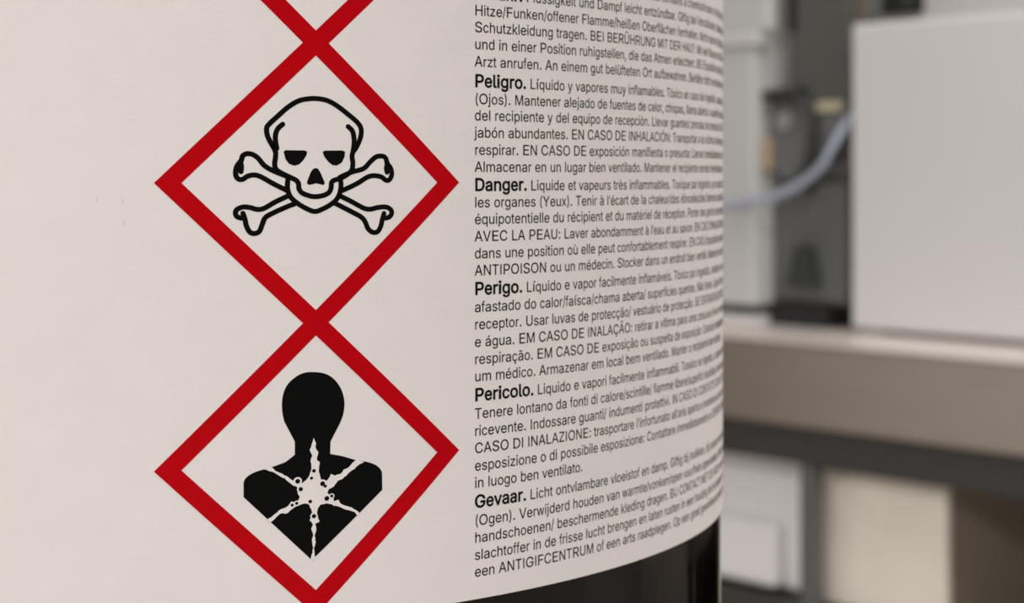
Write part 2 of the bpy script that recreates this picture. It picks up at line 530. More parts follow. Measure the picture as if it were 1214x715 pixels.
BONE_B = [(2.47,-0.29), (3.71,0.26), (4.97,0.63), (5.73,1.38), (6.36,1.88), (7.01,1.95), (7.39,1.71), (7.52,1.21), (7.91,0.71), (8.04,0.01), (7.78,-0.54), (7.39,-0.59), (6.88,-0.24), (6.11,-0.11), (5.35,-0.29), (4.21,-0.98), (2.72,-1.67)]
BONE_B_TICK = [(7.57,1.26), (7.45,0.71), (7.52,0.26)]
BONE_C = [(-2.88,-2.23), (-4.13,-2.83), (-5.18,-3.45), (-5.88,-3.56), (-6.57,-3.37), (-7.27,-3.31), (-7.84,-3.55), (-8.00,-3.88), (-7.87,-4.27), (-7.45,-4.44)]
BONE_C_END = [(-7.27,-3.96), (-7.08,-4.57), (-6.92,-5.29), (-6.57,-5.90), (-6.11,-6.02), (-5.65,-5.79), (-5.37,-5.07), (-5.06,-4.39), (-4.25,-3.91), (-2.83,-3.27), (-2.17,-3.03)]
BONE_D = [(2.47,-2.21), (3.71,-2.83), (4.97,-3.51), (5.73,-3.64), (6.49,-3.47), (7.39,-3.43), (7.91,-3.69), (8.04,-4.06), (7.83,-4.44), (7.39,-4.61)]
BONE_D_END = [(7.19,-4.10), (7.01,-4.72), (6.83,-5.47), (6.49,-6.01), (5.98,-6.08), (5.47,-5.70), (5.14,-4.95), (4.72,-4.45), (3.71,-3.89), (1.98,-2.99)]
PERSON = [(-0.30,-20.46), (0.80,-20.64), (1.76,-21.20), (2.55,-22.27), (2.94,-23.57), (2.87,-24.85), (2.55,-25.79), (2.07,-26.72), (1.50,-27.80), (1.47,-29.07), (2.71,-29.39), (4.17,-29.92), (5.48,-30.25), (6.47,-30.75), (6.97,-31.54), (7.00,-33.29), (-0.30,-39.84), (-0.52,-39.82), (-7.21,-32.92), (-7.21,-31.48), (-6.88,-30.88), (-6.12,-30.45), (-5.07,-30.17), (-4.16,-29.95), (-3.09,-29.61), (-2.13,-28.91), (-2.13,-27.55), (-2.62,-26.57), (-3.18,-25.44), (-3.42,-24.00), (-3.30,-22.59), (-2.78,-21.51), (-1.85,-20.76), (-1.08,-20.48)]
BURST = [(-0.23,-27.26), (0.02,-27.85), (-0.05,-28.26), (0.24,-28.76), (0.11,-29.61), (0.39,-29.85), (0.30,-30.58), (0.43,-31.32), (0.65,-31.78), (1.12,-31.82), (1.56,-31.15), (1.95,-31.37), (2.55,-31.23), (2.87,-30.81), (3.42,-30.60), (4.17,-29.88), (5.05,-30.15), (4.40,-30.48), (4.01,-30.84), (3.52,-31.12), (2.78,-31.76), (2.27,-31.91), (1.82,-32.51), (1.31,-32.73), (1.18,-33.10), (1.82,-33.60), (1.88,-34.05), (2.33,-33.90), (2.52,-34.30), (3.04,-34.60), (3.75,-34.86), (4.56,-35.51), (4.30,-35.78), (4.01,-35.33), (3.36,-35.08), (2.62,-34.76), (2.07,-34.52), (1.12,-34.18), (0.49,-34.25), (0.24,-34.55), (0.11,-35.18), (0.39,-36.00), (-0.08,-36.18), (0.05,-36.82), (-0.14,-37.44), (-0.01,-38.09), (-0.20,-38.71), (-0.08,-39.90), (-0.55,-39.85), (-0.27,-38.70), (-0.39,-38.06), (-0.27,-37.37), (-0.48,-36.71), (-0.30,-36.28), (-0.64,-35.81), (-0.39,-35.13), (-0.64,-34.22), (-1.08,-34.00), (-1.64,-34.14), (-2.01,-34.24), (-2.56,-34.58), (-2.87,-34.87), (-3.61,-34.87), (-4.58,-35.68), (-4.89,-35.41), (-4.16,-34.89), (-3.42,-34.38), (-2.87,-34.17), (-2.50,-33.69), (-1.95,-33.80), (-1.64,-33.32), (-1.88,-32.86), (-1.57,-32.50), (-2.32,-32.06), (-2.87,-31.58), (-3.18,-31.24), (-3.79,-30.89), (-4.28,-30.54), (-5.19,-30.23), (-4.58,-29.95), (-4.09,-30.43), (-3.36,-30.79), (-2.75,-31.21), (-2.13,-31.64), (-1.39,-31.88), (-0.83,-31.41), (-0.45,-30.43), (-0.55,-29.72), (-0.36,-29.10), (-0.64,-28.51), (-0.42,-27.89)]
DOTS = [(-1.85,-31.66,0.25), (-1.54,-32.50,0.22), (-0.45,-31.44,0.16), (-0.20,-30.70,0.19), (0.68,-32.10,0.25), (1.12,-33.67,0.25), (-0.58,-33.85,0.19), (-0.20,-35.40,0.22), (-2.41,-34.08,0.16), (1.63,-33.46,0.16), (-1.95,-33.93,0.16), (0.96,-32.38,0.16)]

sk = Flat()
W = 0.52
for s in (CRANIUM, TEMPLE_A, TEMPLE_B, JAW, BONE_A, BONE_A_TICK, BONE_B, BONE_B_TICK, BONE_C, BONE_C_END, BONE_D, BONE_D_END):
    sk.stroke(s, W)
for s in (EYE_A, EYE_B, NOSE):
    sk.poly(s)
print_mesh('skull_and_crossbones', sk.v, sk.f, M['black'], 'black outlined skull and crossbones', 0.020)
def rounded(pts, runs, k=5):
    out = []
    n = len(pts)
    for i in range(n):
        out.append(pts[i])
        if any(a <= i < b_ for a, b_ in runs):
            p0, p1, p2, p3 = (Vector(pts[(i + d) % n]) for d in (-1, 0, 1, 2))
            for q in range(1, k):
                t = q / k
                out.append(tuple(0.5 * ((2 * p1) + (p2 - p0) * t + (2 * p0 - 5 * p1 + 4 * p2 - p3) * t * t + (3 * p1 - p0 - 3 * p2 + p3) * t ** 3)))
    return out


def ragged(pts, amp):
    rnd = random.Random(7)
    out = []
    for a, b_ in zip(pts, pts[1:] + pts[:1]):
        out.append(a)
        ln = math.hypot(b_[0] - a[0], b_[1] - a[1])
        n = int(ln / 0.22)
        for q in range(1, n):
            t = q / n
            w = rnd.uniform(-amp, amp)
            out.append((a[0] + (b_[0] - a[0]) * t - (b_[1] - a[1]) / ln * w, a[1] + (b_[1] - a[1]) * t + (b_[0] - a[0]) / ln * w))
    return out


pn = Flat()
pn.poly(rounded(PERSON, ((0, 7), (11, 14), (19, 23), (28, 34))))
print_mesh('torso_silhouette', pn.v, pn.f, M['black'], 'black head and chest silhouette', 0.020)
bu = Flat()
bu.poly(ragged(BURST, 0.055))
for x, z, r in DOTS:
    bu.circle(x, z, r * 1.75)
print_mesh('starburst', bu.v, bu.f, M['paper'], 'white jagged star on the chest', 0.034)
dt = Flat()
for x, z, r in DOTS:
    dt.circle(x, z, r)
print_mesh('burst_dots', dt.v, dt.f, M['black'], None, 0.045)
sp = Flat()
for x, z in ((-21.21, -2.53), (-18.81, -2.62), (-18.65, -4.9)):
    sp.poly([(x - 0.05, z + 0.22), (x + 0.04, z + 0.2), (x + 0.05, z - 0.2), (x - 0.03, z - 0.22)])
print_mesh('specks', sp.v, sp.f, M['counter'], 'tiny grey scuff marks', 0.02)

# ------------------------------------------------------------------ printed text
ADV = {}


def sw(chars, w):
    for c in chars:
        ADV[c] = w


sw(" !.,/:ftI[]", 278)
sw("()-r", 333)
sw("'", 191)
sw("ABEKPSVXYÃÀ", 667)
sw("CDHNRUÜÇ", 722)
sw("FTZ", 611)
sw("GOQÓÕ", 778)
sw("J", 500)
sw("L", 556)
sw("MW", 833)
ADV['W'] = 944
sw("abdeghnopquàáãéèêëóòôúùüöäâ0123456789", 556)
sw("cksvxyzç", 500)
sw("ijl", 222)
ADV['í'] = 278
ADV['m'] = 833
ADV['w'] = 722
ADV['ß'] = 611
BADV = dict(ADV)
for ch, w in {'e': 556, 'l': 278, 'i': 278, 'g': 611, 'r': 389, 'o': 611, 'n': 611, 'a': 556, 'c': 556, 'v': 556, 'P': 667, 'D': 722, 'G': 778, 'E': 667, 'F': 611, 'A': 722, 'H': 722, 'R': 722}.items():
    BADV[ch] = w
GLYPHS_REGULAR = '''
' 206 126,315 131,316 133,320 137,470 139,480 139,508 134,512 74,513 70,512 68,508 67,462 69,452 71,360 73,350 74,320 76,315|6,7,8 5,6,8 5,8,9 4,5,9 4,9,10 3,4,10 2,3,10 2,10,11 2,11,12 2,12,13 2,13,14 1,2,14 1,14,15 0,1,15
( 273 215,-101 233,-99 238,-94 235,-84 199,0 179,58 162,126 156,172 156,242 168,328 181,380 201,444 217,486 239,536 239,540 233,543 177,543 171,539 163,524 133,458 113,396 96,326 86,250 86,166 90,130 101,76 117,22 135,-24 155,-66 175,-100|14,15,16 14,16,17 13,14,17 13,17,18 12,13,18 12,18,19 11,12,19 11,19,20 10,11,20 10,20,21 9,10,21 8,9,21 8,21,22 8,22,23 7,8,23 6,7,23 6,23,24 6,24,25 5,6,25 5,25,26 4,5,26 4,26,27 3,4,27 3,27,28 3,28,29 2,3,29 1,2,29 0,1,29
) 273 73,-101 97,-99 101,-96 108,-86 138,-26 162,38 176,92 186,156 188,182 188,232 186,260 178,320 168,370 154,420 132,480 102,540 95,543 41,543 37,542 34,538 68,458 96,368 112,286 118,224 118,190 114,146 98,68 76,2 33,-94 35,-100|15,16,17 15,17,18 15,18,19 14,15,19 14,19,20 13,14,20 13,20,21 12,13,21 11,12,21 11,21,22 10,11,22 10,22,23 9,10,23 8,9,23 8,23,24 8,24,25 7,8,25 6,7,25 6,25,26 5,6,26 5,26,27 4,5,27 4,27,28 3,4,28 2,3,28 2,28,29 1,2,29 0,1,29
, 188 82,-122 86,-122 89,-117 140,65 140,71 138,75 70,76 63,73 35,-107 35,-117 38,-122|5,6,7 4,5,7 4,7,8 3,4,8 2,3,8 2,8,9 1,2,9 1,9,10 0,1,10
- 453 222,183 232,185 292,185 302,183 336,183 340,186 341,190 341,244 338,248 334,249 116,249 111,244 109,222 111,204 109,190 112,184|8,9,10 8,10,11 7,8,11 6,7,11 6,11,12 6,12,13 6,13,14 5,6,14 5,14,15 4,5,2 2,5,1 1,5,15 4,2,3 0,1,15
. 188 108,-7 120,-3 134,10 144,28 144,52 138,68 132,76 122,84 108,90 86,90 70,84 58,74 51,66 47,56 47,30 53,14 68,-1 82,-7|7,8,9 7,9,10 6,7,10 6,10,11 5,6,11 5,11,12 4,5,12 4,12,13 4,13,14 3,4,14 3,14,15 2,3,15 2,15,16 1,2,16 1,16,17 0,1,17
/ 249 70,-79 77,-72 237,522 239,532 236,536 180,537 176,536 173,532 12,-68 12,-77 22,-81|4,5,6 3,4,6 3,6,7 2,3,7 2,7,8 1,2,8 1,8,9 0,1,9 0,9,10
5 453 246,-10 278,-3 314,13 339,31 362,57 378,83 384,97 390,117 395,143 395,181 388,217 382,235 370,259 355,281 335,301 304,321 268,334 238,338 222,338 184,332 158,321 144,313 140,313 153,441 156,447 160,448 366,448 370,451 371,455 371,505 368,511 100,512 96,511 92,507 64,251 68,248 82,246 128,242 158,260 188,270 202,272 232,272 246,270 274,258 293,243 306,225 314,209 323,181 323,143 316,119 306,99 287,77 272,67 246,57 234,54 210,54 196,57 173,65 158,75 137,97 131,109 127,129 124,133 64,134 58,131 57,113 65,83 75,63 89,45 106,28 132,11 164,-3 192,-9|30,31,32 29,30,32 29,32,33 29,33,24 24,33,23 23,33,34 28,29,25 25,29,24 27,28,25 26,27,25 22,23,34 16,17,18 16,18,19 15,16,19 15,19,20 14,15,20 14,20,21 14,21,22 14,22,34 13,14,40 40,14,39 39,14,34 12,13,41 41,13,40 12,41,42 12,42,43 38,39,34 37,38,34 11,12,43 11,43,44 37,34,35 37,35,36 11,44,45 10,11,45 10,45,46 9,10,46 9,46,47 8,9,47 8,47,48 7,8,48 7,48,49 62,63,64 61,62,64 61,64,65 60,61,65 7,49,50 6,7,50 60,65,66 59,60,66 6,50,51 5,6,51 58,59,66 4,5,51 58,66,67 4,51,52 57,58,67 4,52,53 56,57,67 56,67,68 3,4,53 3,53,54 55,56,68 3,54,55 3,55,68 3,68,69 2,3,69 2,69,70 1,2,70 1,70,71 0,1,71 0,71,72
6 453 254,-10 288,-1 320,15 340,30 362,55 378,83 388,111 393,137 393,177 388,203 374,241 355,269 330,292 308,304 288,312 252,318 224,318 198,312 194,313 207,335 324,503 324,509 320,512 254,512 248,510 115,315 81,253 65,209 61,185 61,135 65,111 73,87 87,61 101,43 114,30 140,11 166,-1 198,-9 218,53 198,57 176,67 152,89 141,105 135,119 129,151 129,165 137,201 145,217 160,236 180,250 200,258 212,260 244,260 260,256 280,246 290,238 306,219 316,199 320,185 323,173 322,139 316,115 310,103 300,87 288,74 274,65 256,57 234,52|21,22,23 21,23,24 21,24,25 20,21,25 19,20,25 18,19,25 14,15,16 14,16,17 18,25,26 17,18,26 13,14,17 13,17,26 12,13,26 11,12,26 10,11,52 52,11,51 51,11,26 10,52,53 50,51,26 49,50,26 10,53,54 49,26,27 48,49,27 10,54,55 9,10,55 9,55,56 47,48,27 9,56,57 46,47,27 46,27,28 8,9,57 45,46,28 8,57,58 8,58,59 45,28,29 7,8,59 7,59,60 44,45,29 43,44,29 7,60,61 6,7,61 43,29,30 42,43,30 6,61,62 5,6,62 42,30,31 41,42,31 5,62,63 40,41,31 5,63,64 40,31,32 4,5,64 4,64,65 39,40,32 4,65,66 39,32,33 4,66,67 38,39,33 3,4,67 67,38,33 3,67,33 3,33,34 2,3,34 2,34,35 1,2,35 1,35,36 0,1,36 0,36,37
: 188 108,-7 120,-3 134,10 144,28 144,52 138,68 132,76 122,84 108,90 86,90 70,84 58,74 51,66 47,56 47,30 53,14 68,-1 82,-7 104,267 120,273 138,289 144,304 144,328 140,340 126,356 112,364 94,367 80,364 72,360 55,346 47,332 47,304 51,292 70,273 86,267|7,8,9 7,9,10 6,7,10 6,10,11 5,6,11 5,11,12 4,5,12 4,12,13 4,13,14 3,4,14 3,14,15 2,3,15 2,15,16 1,2,16 1,16,17 0,1,17 25,26,27 24,25,27 24,27,28 24,28,29 23,24,29 23,29,30 22,23,30 22,30,31 21,22,31 20,21,31 20,31,32 20,32,33 19,20,33 18,19,33 18,33,34
A 480 82,-5 88,-2 134,128 138,137 142,139 338,139 343,134 392,-2 398,-5 460,-5 467,-2 467,2 447,58 295,472 278,512 204,513 200,512 196,506 12,2 14,-4 164,203 162,208 219,374 236,432 238,435 243,428 272,332 316,206 314,204 310,203|14,15,16 13,14,16 13,16,17 13,17,24 24,17,23 23,17,18 12,13,25 25,13,24 22,23,18 12,25,26 21,22,18 12,26,27 20,21,18 12,27,28 12,28,29 12,29,5 5,29,20 5,20,4 4,20,3 3,20,18 12,5,6 2,3,18 12,6,7 1,2,18 11,12,7 10,11,7 1,18,19 9,10,7 9,7,8 0,1,19
B 456 244,-5 296,-1 318,4 354,18 383,38 402,62 412,82 421,116 421,160 412,192 402,212 383,236 364,250 332,264 331,266 368,289 378,299 391,318 398,338 401,350 401,398 392,428 382,448 362,473 342,488 318,500 300,506 258,513 62,513 56,510 55,258 57,248 57,92 55,82 55,2 58,-4 132,61 129,66 129,222 131,226 256,227 272,225 294,218 310,210 331,192 338,182 344,170 351,148 351,130 349,118 338,95 316,76 290,66 260,61 132,289 129,294 129,442 131,446 258,447 280,442 294,437 306,429 316,418 326,400 330,386 331,358 326,342 320,330 311,318 296,306 268,294 244,289|26,27,28 26,28,29 26,29,57 57,29,56 56,29,30 25,26,57 24,25,57 23,24,57 22,23,57 21,22,58 58,22,57 21,58,59 21,59,60 55,56,30 21,60,61 21,61,62 20,21,62 20,62,63 20,63,64 19,20,64 19,64,65 19,65,66 18,19,66 18,66,67 17,18,67 17,67,68 16,17,68 16,68,69 16,69,70 15,16,70 15,70,71 54,55,30 14,15,71 14,71,54 14,54,30 13,14,30 12,13,30 12,30,31 11,12,31 11,31,39 39,31,32 10,11,40 40,11,39 10,40,41 38,39,32 10,41,42 37,38,32 10,42,43 9,10,43 9,43,44 8,9,44 8,44,45 8,45,46 8,46,47 7,8,47 7,47,48 7,48,49 7,49,50 6,7,50 6,50,51 37,32,33 5,6,51 37,33,34 5,51,52 5,52,53 36,37,34 4,5,53 4,53,36 4,36,34 3,4,34 2,3,34 1,2,34 1,34,35 0,1,35
C 510 296,-10 322,-5 354,5 392,25 412,40 430,58 453,89 467,119 477,157 476,161 470,164 406,163 389,121 379,107 359,87 336,73 322,67 300,60 270,56 244,58 224,63 188,79 161,99 144,121 130,145 122,163 114,191 107,237 107,271 114,317 126,355 136,375 148,393 164,412 194,434 224,446 258,452 276,452 312,446 344,432 370,412 391,383 406,345 470,344 476,347 471,377 455,415 433,447 410,470 380,492 360,502 332,512 300,518 262,520 234,518 202,512 162,496 126,472 95,441 78,417 68,399 56,373 48,349 39,309 37,289 37,219 41,187 56,135 78,91 95,67 124,38 148,21 180,5 212,-5 236,-9|52,53,54 51,52,54 51,54,55 50,51,55 50,55,56 49,50,56 49,56,57 48,49,57 48,57,58 47,48,37 37,48,36 36,48,58 47,37,38 35,36,58 46,47,38 46,38,39 34,35,58 34,58,59 33,34,59 46,39,40 33,59,60 45,46,40 45,40,41 32,33,60 32,60,61 31,32,61 45,41,42 44,45,42 30,31,61 30,61,62 29,30,62 29,62,63 43,44,42 28,29,63 28,63,64 28,64,65 27,28,65 26,27,65 26,65,66 25,26,66 25,66,67 9,10,11 9,11,12 24,25,67 8,9,12 7,8,12 23,24,67 23,67,68 7,12,13 22,23,68 6,7,13 6,13,14 21,22,68 21,68,69 5,6,14 5,14,15 20,21,69 5,15,16 5,16,17 20,69,70 19,20,70 5,17,18 4,5,18 18,19,70 4,18,70 3,4,70 3,70,71 2,3,71 2,71,72 1,2,72 1,72,73 0,1,73 0,73,74
D 502 216,-5 270,-1 300,6 334,17 370,38 399,62 424,94 446,138 458,178 463,204 465,226 465,286 459,330 446,372 424,416 413,432 392,455 358,480 314,500 266,511 242,513 62,513 56,510 55,258 57,248 57,92 55,82 55,2 58,-4 132,61 129,66 129,444 134,447 242,447 286,438 306,431 334,413 356,390 376,356 390,310 395,274 395,234 390,200 384,176 375,150 356,119 335,98 314,84 292,74 262,65 230,61|19,20,21 19,21,22 18,19,22 18,22,32 32,22,31 31,22,23 17,18,32 16,17,32 15,16,33 33,16,32 15,33,34 30,31,23 15,34,35 14,15,35 14,35,36 13,14,36 13,36,37 13,37,38 12,13,38 12,38,39 11,12,39 11,39,40 10,11,40 10,40,41 30,23,24 30,24,25 10,41,42 9,10,42 8,9,42 8,42,43 7,8,43 7,43,44 7,44,45 6,7,45 6,45,46 6,46,47 5,6,47 30,25,26 5,47,48 30,26,27 5,48,49 29,30,27 5,49,50 4,5,50 4,50,29 4,29,27 3,4,27 2,3,27 1,2,27 1,27,28 0,1,28
E 419 372,-5 378,-2 379,54 378,58 374,61 134,61 131,62 129,66 129,220 131,224 352,225 358,228 359,232 359,282 358,286 354,289 131,290 129,294 130,445 134,447 372,447 376,450 377,454 377,506 374,512 62,513 56,510 55,258 57,248 57,92 55,82 55,2 58,-4|24,25,26 23,24,26 23,26,19 19,26,18 18,26,27 22,23,19 21,22,19 20,21,19 17,18,27 16,17,27 15,16,27 14,15,27 13,14,27 12,13,27 12,27,28 12,28,9 9,28,29 11,12,9 10,11,9 8,9,29 7,8,29 7,29,30 7,30,31 6,7,31 5,6,31 3,4,5 3,5,31 2,3,31 1,2,31 1,31,32 0,1,32
F 410 122,-5 126,-4 129,0 129,212 131,216 344,217 348,218 351,222 351,276 350,280 346,283 134,283 130,285 130,445 134,447 368,447 372,450 373,454 373,506 370,512 62,513 56,510 55,258 57,248 57,92 55,82 55,2 58,-4|19,20,21 18,19,21 18,21,14 14,21,13 13,21,22 17,18,14 16,17,14 15,16,14 12,13,22 11,12,22 9,10,11 9,11,22 8,9,22 7,8,22 7,22,23 7,23,4 4,23,24 6,7,4 5,6,4 3,4,24 2,3,24 2,24,25 2,25,26 2,26,27 1,2,27 0,1,27
G 520 296,-10 324,-5 366,9 392,23 407,33 438,65 463,103 475,137 481,175 481,253 478,259 284,260 280,257 279,253 279,201 282,195 406,194 410,191 407,163 399,139 385,113 362,88 338,73 304,61 270,56 236,60 204,71 174,89 151,111 134,137 118,175 109,215 107,237 107,271 111,305 122,345 142,385 166,414 190,432 222,446 256,452 274,452 310,446 330,438 348,428 371,407 391,379 406,345 470,344 476,347 477,355 475,367 467,391 455,415 440,438 414,466 378,492 348,506 320,514 276,520 232,518 200,512 182,506 146,488 118,466 99,447 84,428 64,393 48,349 41,321 37,289 37,219 44,175 60,125 74,97 86,79 101,59 116,44 130,33 158,15 184,3 212,-5 236,-9|58,59,60 58,60,61 57,58,61 57,61,62 56,57,62 56,62,63 55,56,63 55,63,64 54,55,64 54,64,41 41,64,40 40,64,65 54,41,42 39,40,65 39,65,66 54,42,43 38,39,66 53,54,43 53,43,44 37,38,66 53,44,45 37,66,67 52,53,45 36,37,67 52,45,46 36,67,68 51,52,46 35,36,68 51,46,47 50,51,47 49,50,47 35,68,69 48,49,47 34,35,69 34,69,70 33,34,70 33,70,71 32,33,71 10,11,12 9,10,12 9,12,13 8,9,13 8,13,16 16,13,14 31,32,71 31,71,72 30,31,72 16,14,15 8,16,17 8,17,18 7,8,18 29,30,72 29,72,73 7,18,19 7,19,20 6,7,20 28,29,73 28,73,74 6,20,21 27,28,74 5,6,21 27,74,75 26,27,75 5,21,22 26,75,76 5,22,23 25,26,76 4,5,23 4,23,24 24,25,76 24,76,77 4,24,77 4,77,78 3,4,78 3,78,79 2,3,79 2,79,80 1,2,80 1,80,81 0,1,81 0,81,82
H 517 122,-5 126,-4 129,0 129,222 131,226 134,227 387,226 389,222 389,0 392,-4 396,-5 454,-5 460,-2 461,506 458,512 396,513 390,510 389,298 387,294 384,293 131,294 129,298 128,510 122,513 62,513 56,510 55,258 57,248 57,92 55,82 55,2 58,-4|14,15,16 22,23,24 22,24,25 13,14,16 13,16,17 21,22,25 21,25,26 12,13,17 12,17,18 20,21,26 12,18,19 19,20,26 12,19,7 7,19,6 6,19,26 6,26,27 6,27,5 5,27,4 4,27,28 3,4,28 12,7,8 2,3,28 2,28,29 2,29,30 2,30,31 12,8,9 1,2,31 11,12,9 11,9,10 0,1,31
I 278 91,0 191,0 191,509 91,509|0,1,2 0,2,3
J 396 211,-10 241,-3 265,7 291,24 309,42 327,73 335,97 340,125 340,505 337,511 275,512 271,511 268,507 268,137 261,105 249,82 231,67 207,56 195,54 175,54 149,61 124,77 117,87 109,103 102,129 102,169 99,175 35,176 29,173 30,119 33,103 39,81 47,63 57,47 73,29 101,9 129,-3 157,-9|9,10,11 8,9,11 8,11,12 8,12,13 7,8,13 26,27,28 25,26,28 25,28,29 24,25,29 7,13,14 23,24,29 6,7,14 23,29,30 6,14,15 22,23,30 22,30,31 5,6,15 21,22,31 5,15,16 21,31,32 20,21,32 4,5,16 4,16,17 20,32,33 19,20,33 4,17,18 4,18,19 4,19,33 4,33,34 3,4,34 3,34,35 2,3,35 2,35,36 1,2,36 0,1,36 0,36,37
L 393 358,-5 362,-4 365,0 365,54 364,58 360,61 134,61 129,64 129,506 128,510 124,513 62,513 58,512 55,508 57,92 55,82 55,2 58,-4|9,10,11 9,11,12 9,12,13 8,9,13 8,13,14 7,8,14 7,14,15 7,15,16 6,7,16 4,5,6 4,6,16 3,4,16 2,3,16 2,16,17 1,2,17 0,1,17
M 628 118,-5 122,-4 125,0 126,395 130,391 162,300 282,0 286,-4 290,-5 338,-5 344,-3 348,4 460,290 496,391 500,395 501,0 504,-4 508,-5 564,-5 570,-2 571,506 568,512 478,513 472,510 354,204 317,96 314,94 280,192 156,508 152,512 148,513 62,513 56,510 55,258 57,248 57,92 55,82 55,2 58,-4|21,22,23 29,30,31 29,31,32 20,21,23 28,29,32 20,23,24 28,32,33 27,28,4 4,28,3 3,28,33 19,20,14 14,20,13 13,20,24 19,14,15 2,3,33 12,13,24 27,4,5 27,5,6 11,12,24 2,33,34 2,34,35 11,24,25 26,27,6 11,25,26 11,26,6 2,35,36 2,36,37 10,11,6 2,37,38 19,15,16 10,6,7 1,2,38 18,19,16 9,10,7 18,16,17 9,7,8 0,1,38
N 523 122,-5 126,-4 129,0 129,332 127,342 126,406 128,405 134,396 202,282 382,-1 390,-5 460,-5 466,-2 467,506 464,512 402,513 398,512 395,508 395,124 397,112 397,106 394,105 350,180 140,510 134,513 62,513 56,510 55,258 57,248 57,92 55,82 55,2 58,-4|14,15,16 23,24,25 23,25,26 13,14,16 13,16,17 22,23,26 22,26,6 6,26,5 5,26,27 13,17,18 12,13,18 4,5,27 22,6,7 22,7,8 3,4,27 2,3,27 22,8,9 2,27,28 2,28,29 21,22,9 12,18,19 12,19,20 12,20,21 12,21,9 2,29,30 2,30,31 2,31,32 1,2,32 12,9,10 11,12,10 0,1,32
O 533 294,-10 330,-3 358,7 382,19 414,42 444,75 469,115 485,157 495,209 497,233 497,273 491,325 477,375 457,415 443,435 414,466 382,490 350,506 314,516 298,518 260,520 234,518 202,512 166,498 148,488 124,470 88,432 68,399 56,373 48,349 39,309 37,289 37,219 39,199 48,159 56,135 76,95 99,63 124,38 148,21 180,5 212,-5 236,-9 264,57 244,58 224,63 192,77 162,98 144,121 128,149 114,191 107,237 107,271 111,305 122,345 136,375 158,406 184,428 212,442 242,450 274,452 310,446 346,430 360,420 379,401 397,377 409,353 421,311 425,283 425,225 421,195 411,161 397,131 379,107 360,89 326,69 288,58|19,20,21 18,19,21 18,21,22 17,18,22 17,22,23 16,17,23 16,23,24 15,16,24 15,24,25 15,25,59 59,25,26 14,15,60 60,15,59 14,60,61 58,59,26 14,61,62 57,58,26 13,14,62 57,26,27 13,62,63 56,57,27 13,63,64 12,13,64 55,56,27 12,64,65 55,27,28 12,65,66 11,12,66 54,55,28 54,28,29 11,66,67 54,29,30 53,54,30 10,11,67 10,67,68 53,30,31 52,53,31 52,31,32 10,68,69 9,10,69 51,52,32 50,51,32 8,9,69 8,69,70 50,32,33 7,8,70 50,33,34 7,70,71 49,50,34 7,71,72 49,34,35 6,7,72 48,49,35 48,35,36 6,72,73 47,48,36 5,6,73 5,73,74 46,47,36 46,36,37 5,74,75 45,46,37 4,5,75 4,75,76 44,45,37 44,37,38 4,76,43 43,44,38 4,43,38 3,4,38 3,38,39 3,39,40 2,3,40 1,2,40 1,40,41 0,1,41 0,41,42
P 445 122,-5 128,-2 129,176 131,180 240,181 270,183 308,192 338,206 357,218 377,238 388,254 400,278 411,316 413,360 408,392 398,422 386,445 369,466 336,490 302,504 284,509 252,513 62,513 56,510 55,258 57,248 57,92 55,82 55,2 58,-4 132,247 129,252 129,444 131,448 226,449 256,447 286,439 302,430 316,419 324,408 332,392 339,368 341,344 336,316 328,294 321,282 307,268 286,256 252,247|20,21,22 20,22,23 20,23,33 33,23,32 32,23,24 19,20,33 18,19,33 17,18,33 16,17,34 34,17,33 16,34,35 16,35,36 15,16,36 31,32,24 15,36,37 15,37,38 14,15,38 14,38,39 14,39,40 13,14,40 13,40,41 13,41,42 12,13,42 12,42,43 11,12,43 11,43,44 11,44,45 11,45,46 10,11,46 10,46,47 31,24,25 10,47,48 9,10,48 30,31,25 30,25,26 9,48,30 9,30,3 3,30,26 8,9,3 7,8,3 6,7,3 5,6,3 4,5,3 2,3,26 1,2,26 1,26,27 1,27,28 1,28,29 0,1,29
R 449 122,-5 128,-2 129,188 131,192 134,193 244,192 349,-2 356,-5 424,-5 430,-2 430,4 427,12 322,204 324,208 336,214 359,228 384,254 395,270 404,292 413,334 413,370 411,386 406,406 400,422 390,442 379,458 362,475 346,486 306,504 254,513 62,513 56,510 55,258 57,248 57,92 55,82 55,2 58,-4 132,259 129,264 129,444 131,448 226,449 268,445 298,434 312,425 321,416 329,404 336,386 341,364 341,342 336,318 331,304 323,292 312,281 288,268 274,263 248,259|28,29,30 28,30,31 28,31,41 41,31,40 40,31,32 27,28,41 26,27,41 25,26,41 24,25,42 42,25,41 24,42,43 24,43,44 39,40,32 23,24,44 23,44,45 23,45,46 22,23,46 22,46,47 21,22,47 21,47,48 20,21,48 20,48,49 19,20,49 19,49,50 19,50,51 18,19,51 18,51,52 18,52,53 17,18,53 17,53,54 17,54,55 16,17,55 16,55,56 38,39,32 16,56,57 16,57,38 16,38,32 16,32,33 15,16,33 15,33,4 4,33,3 3,33,34 14,15,4 13,14,4 12,13,4 11,12,5 5,12,4 11,5,6 2,3,34 1,2,34 1,34,35 1,35,36 10,11,6 9,10,6 1,36,37 8,9,6 8,6,7 0,1,37
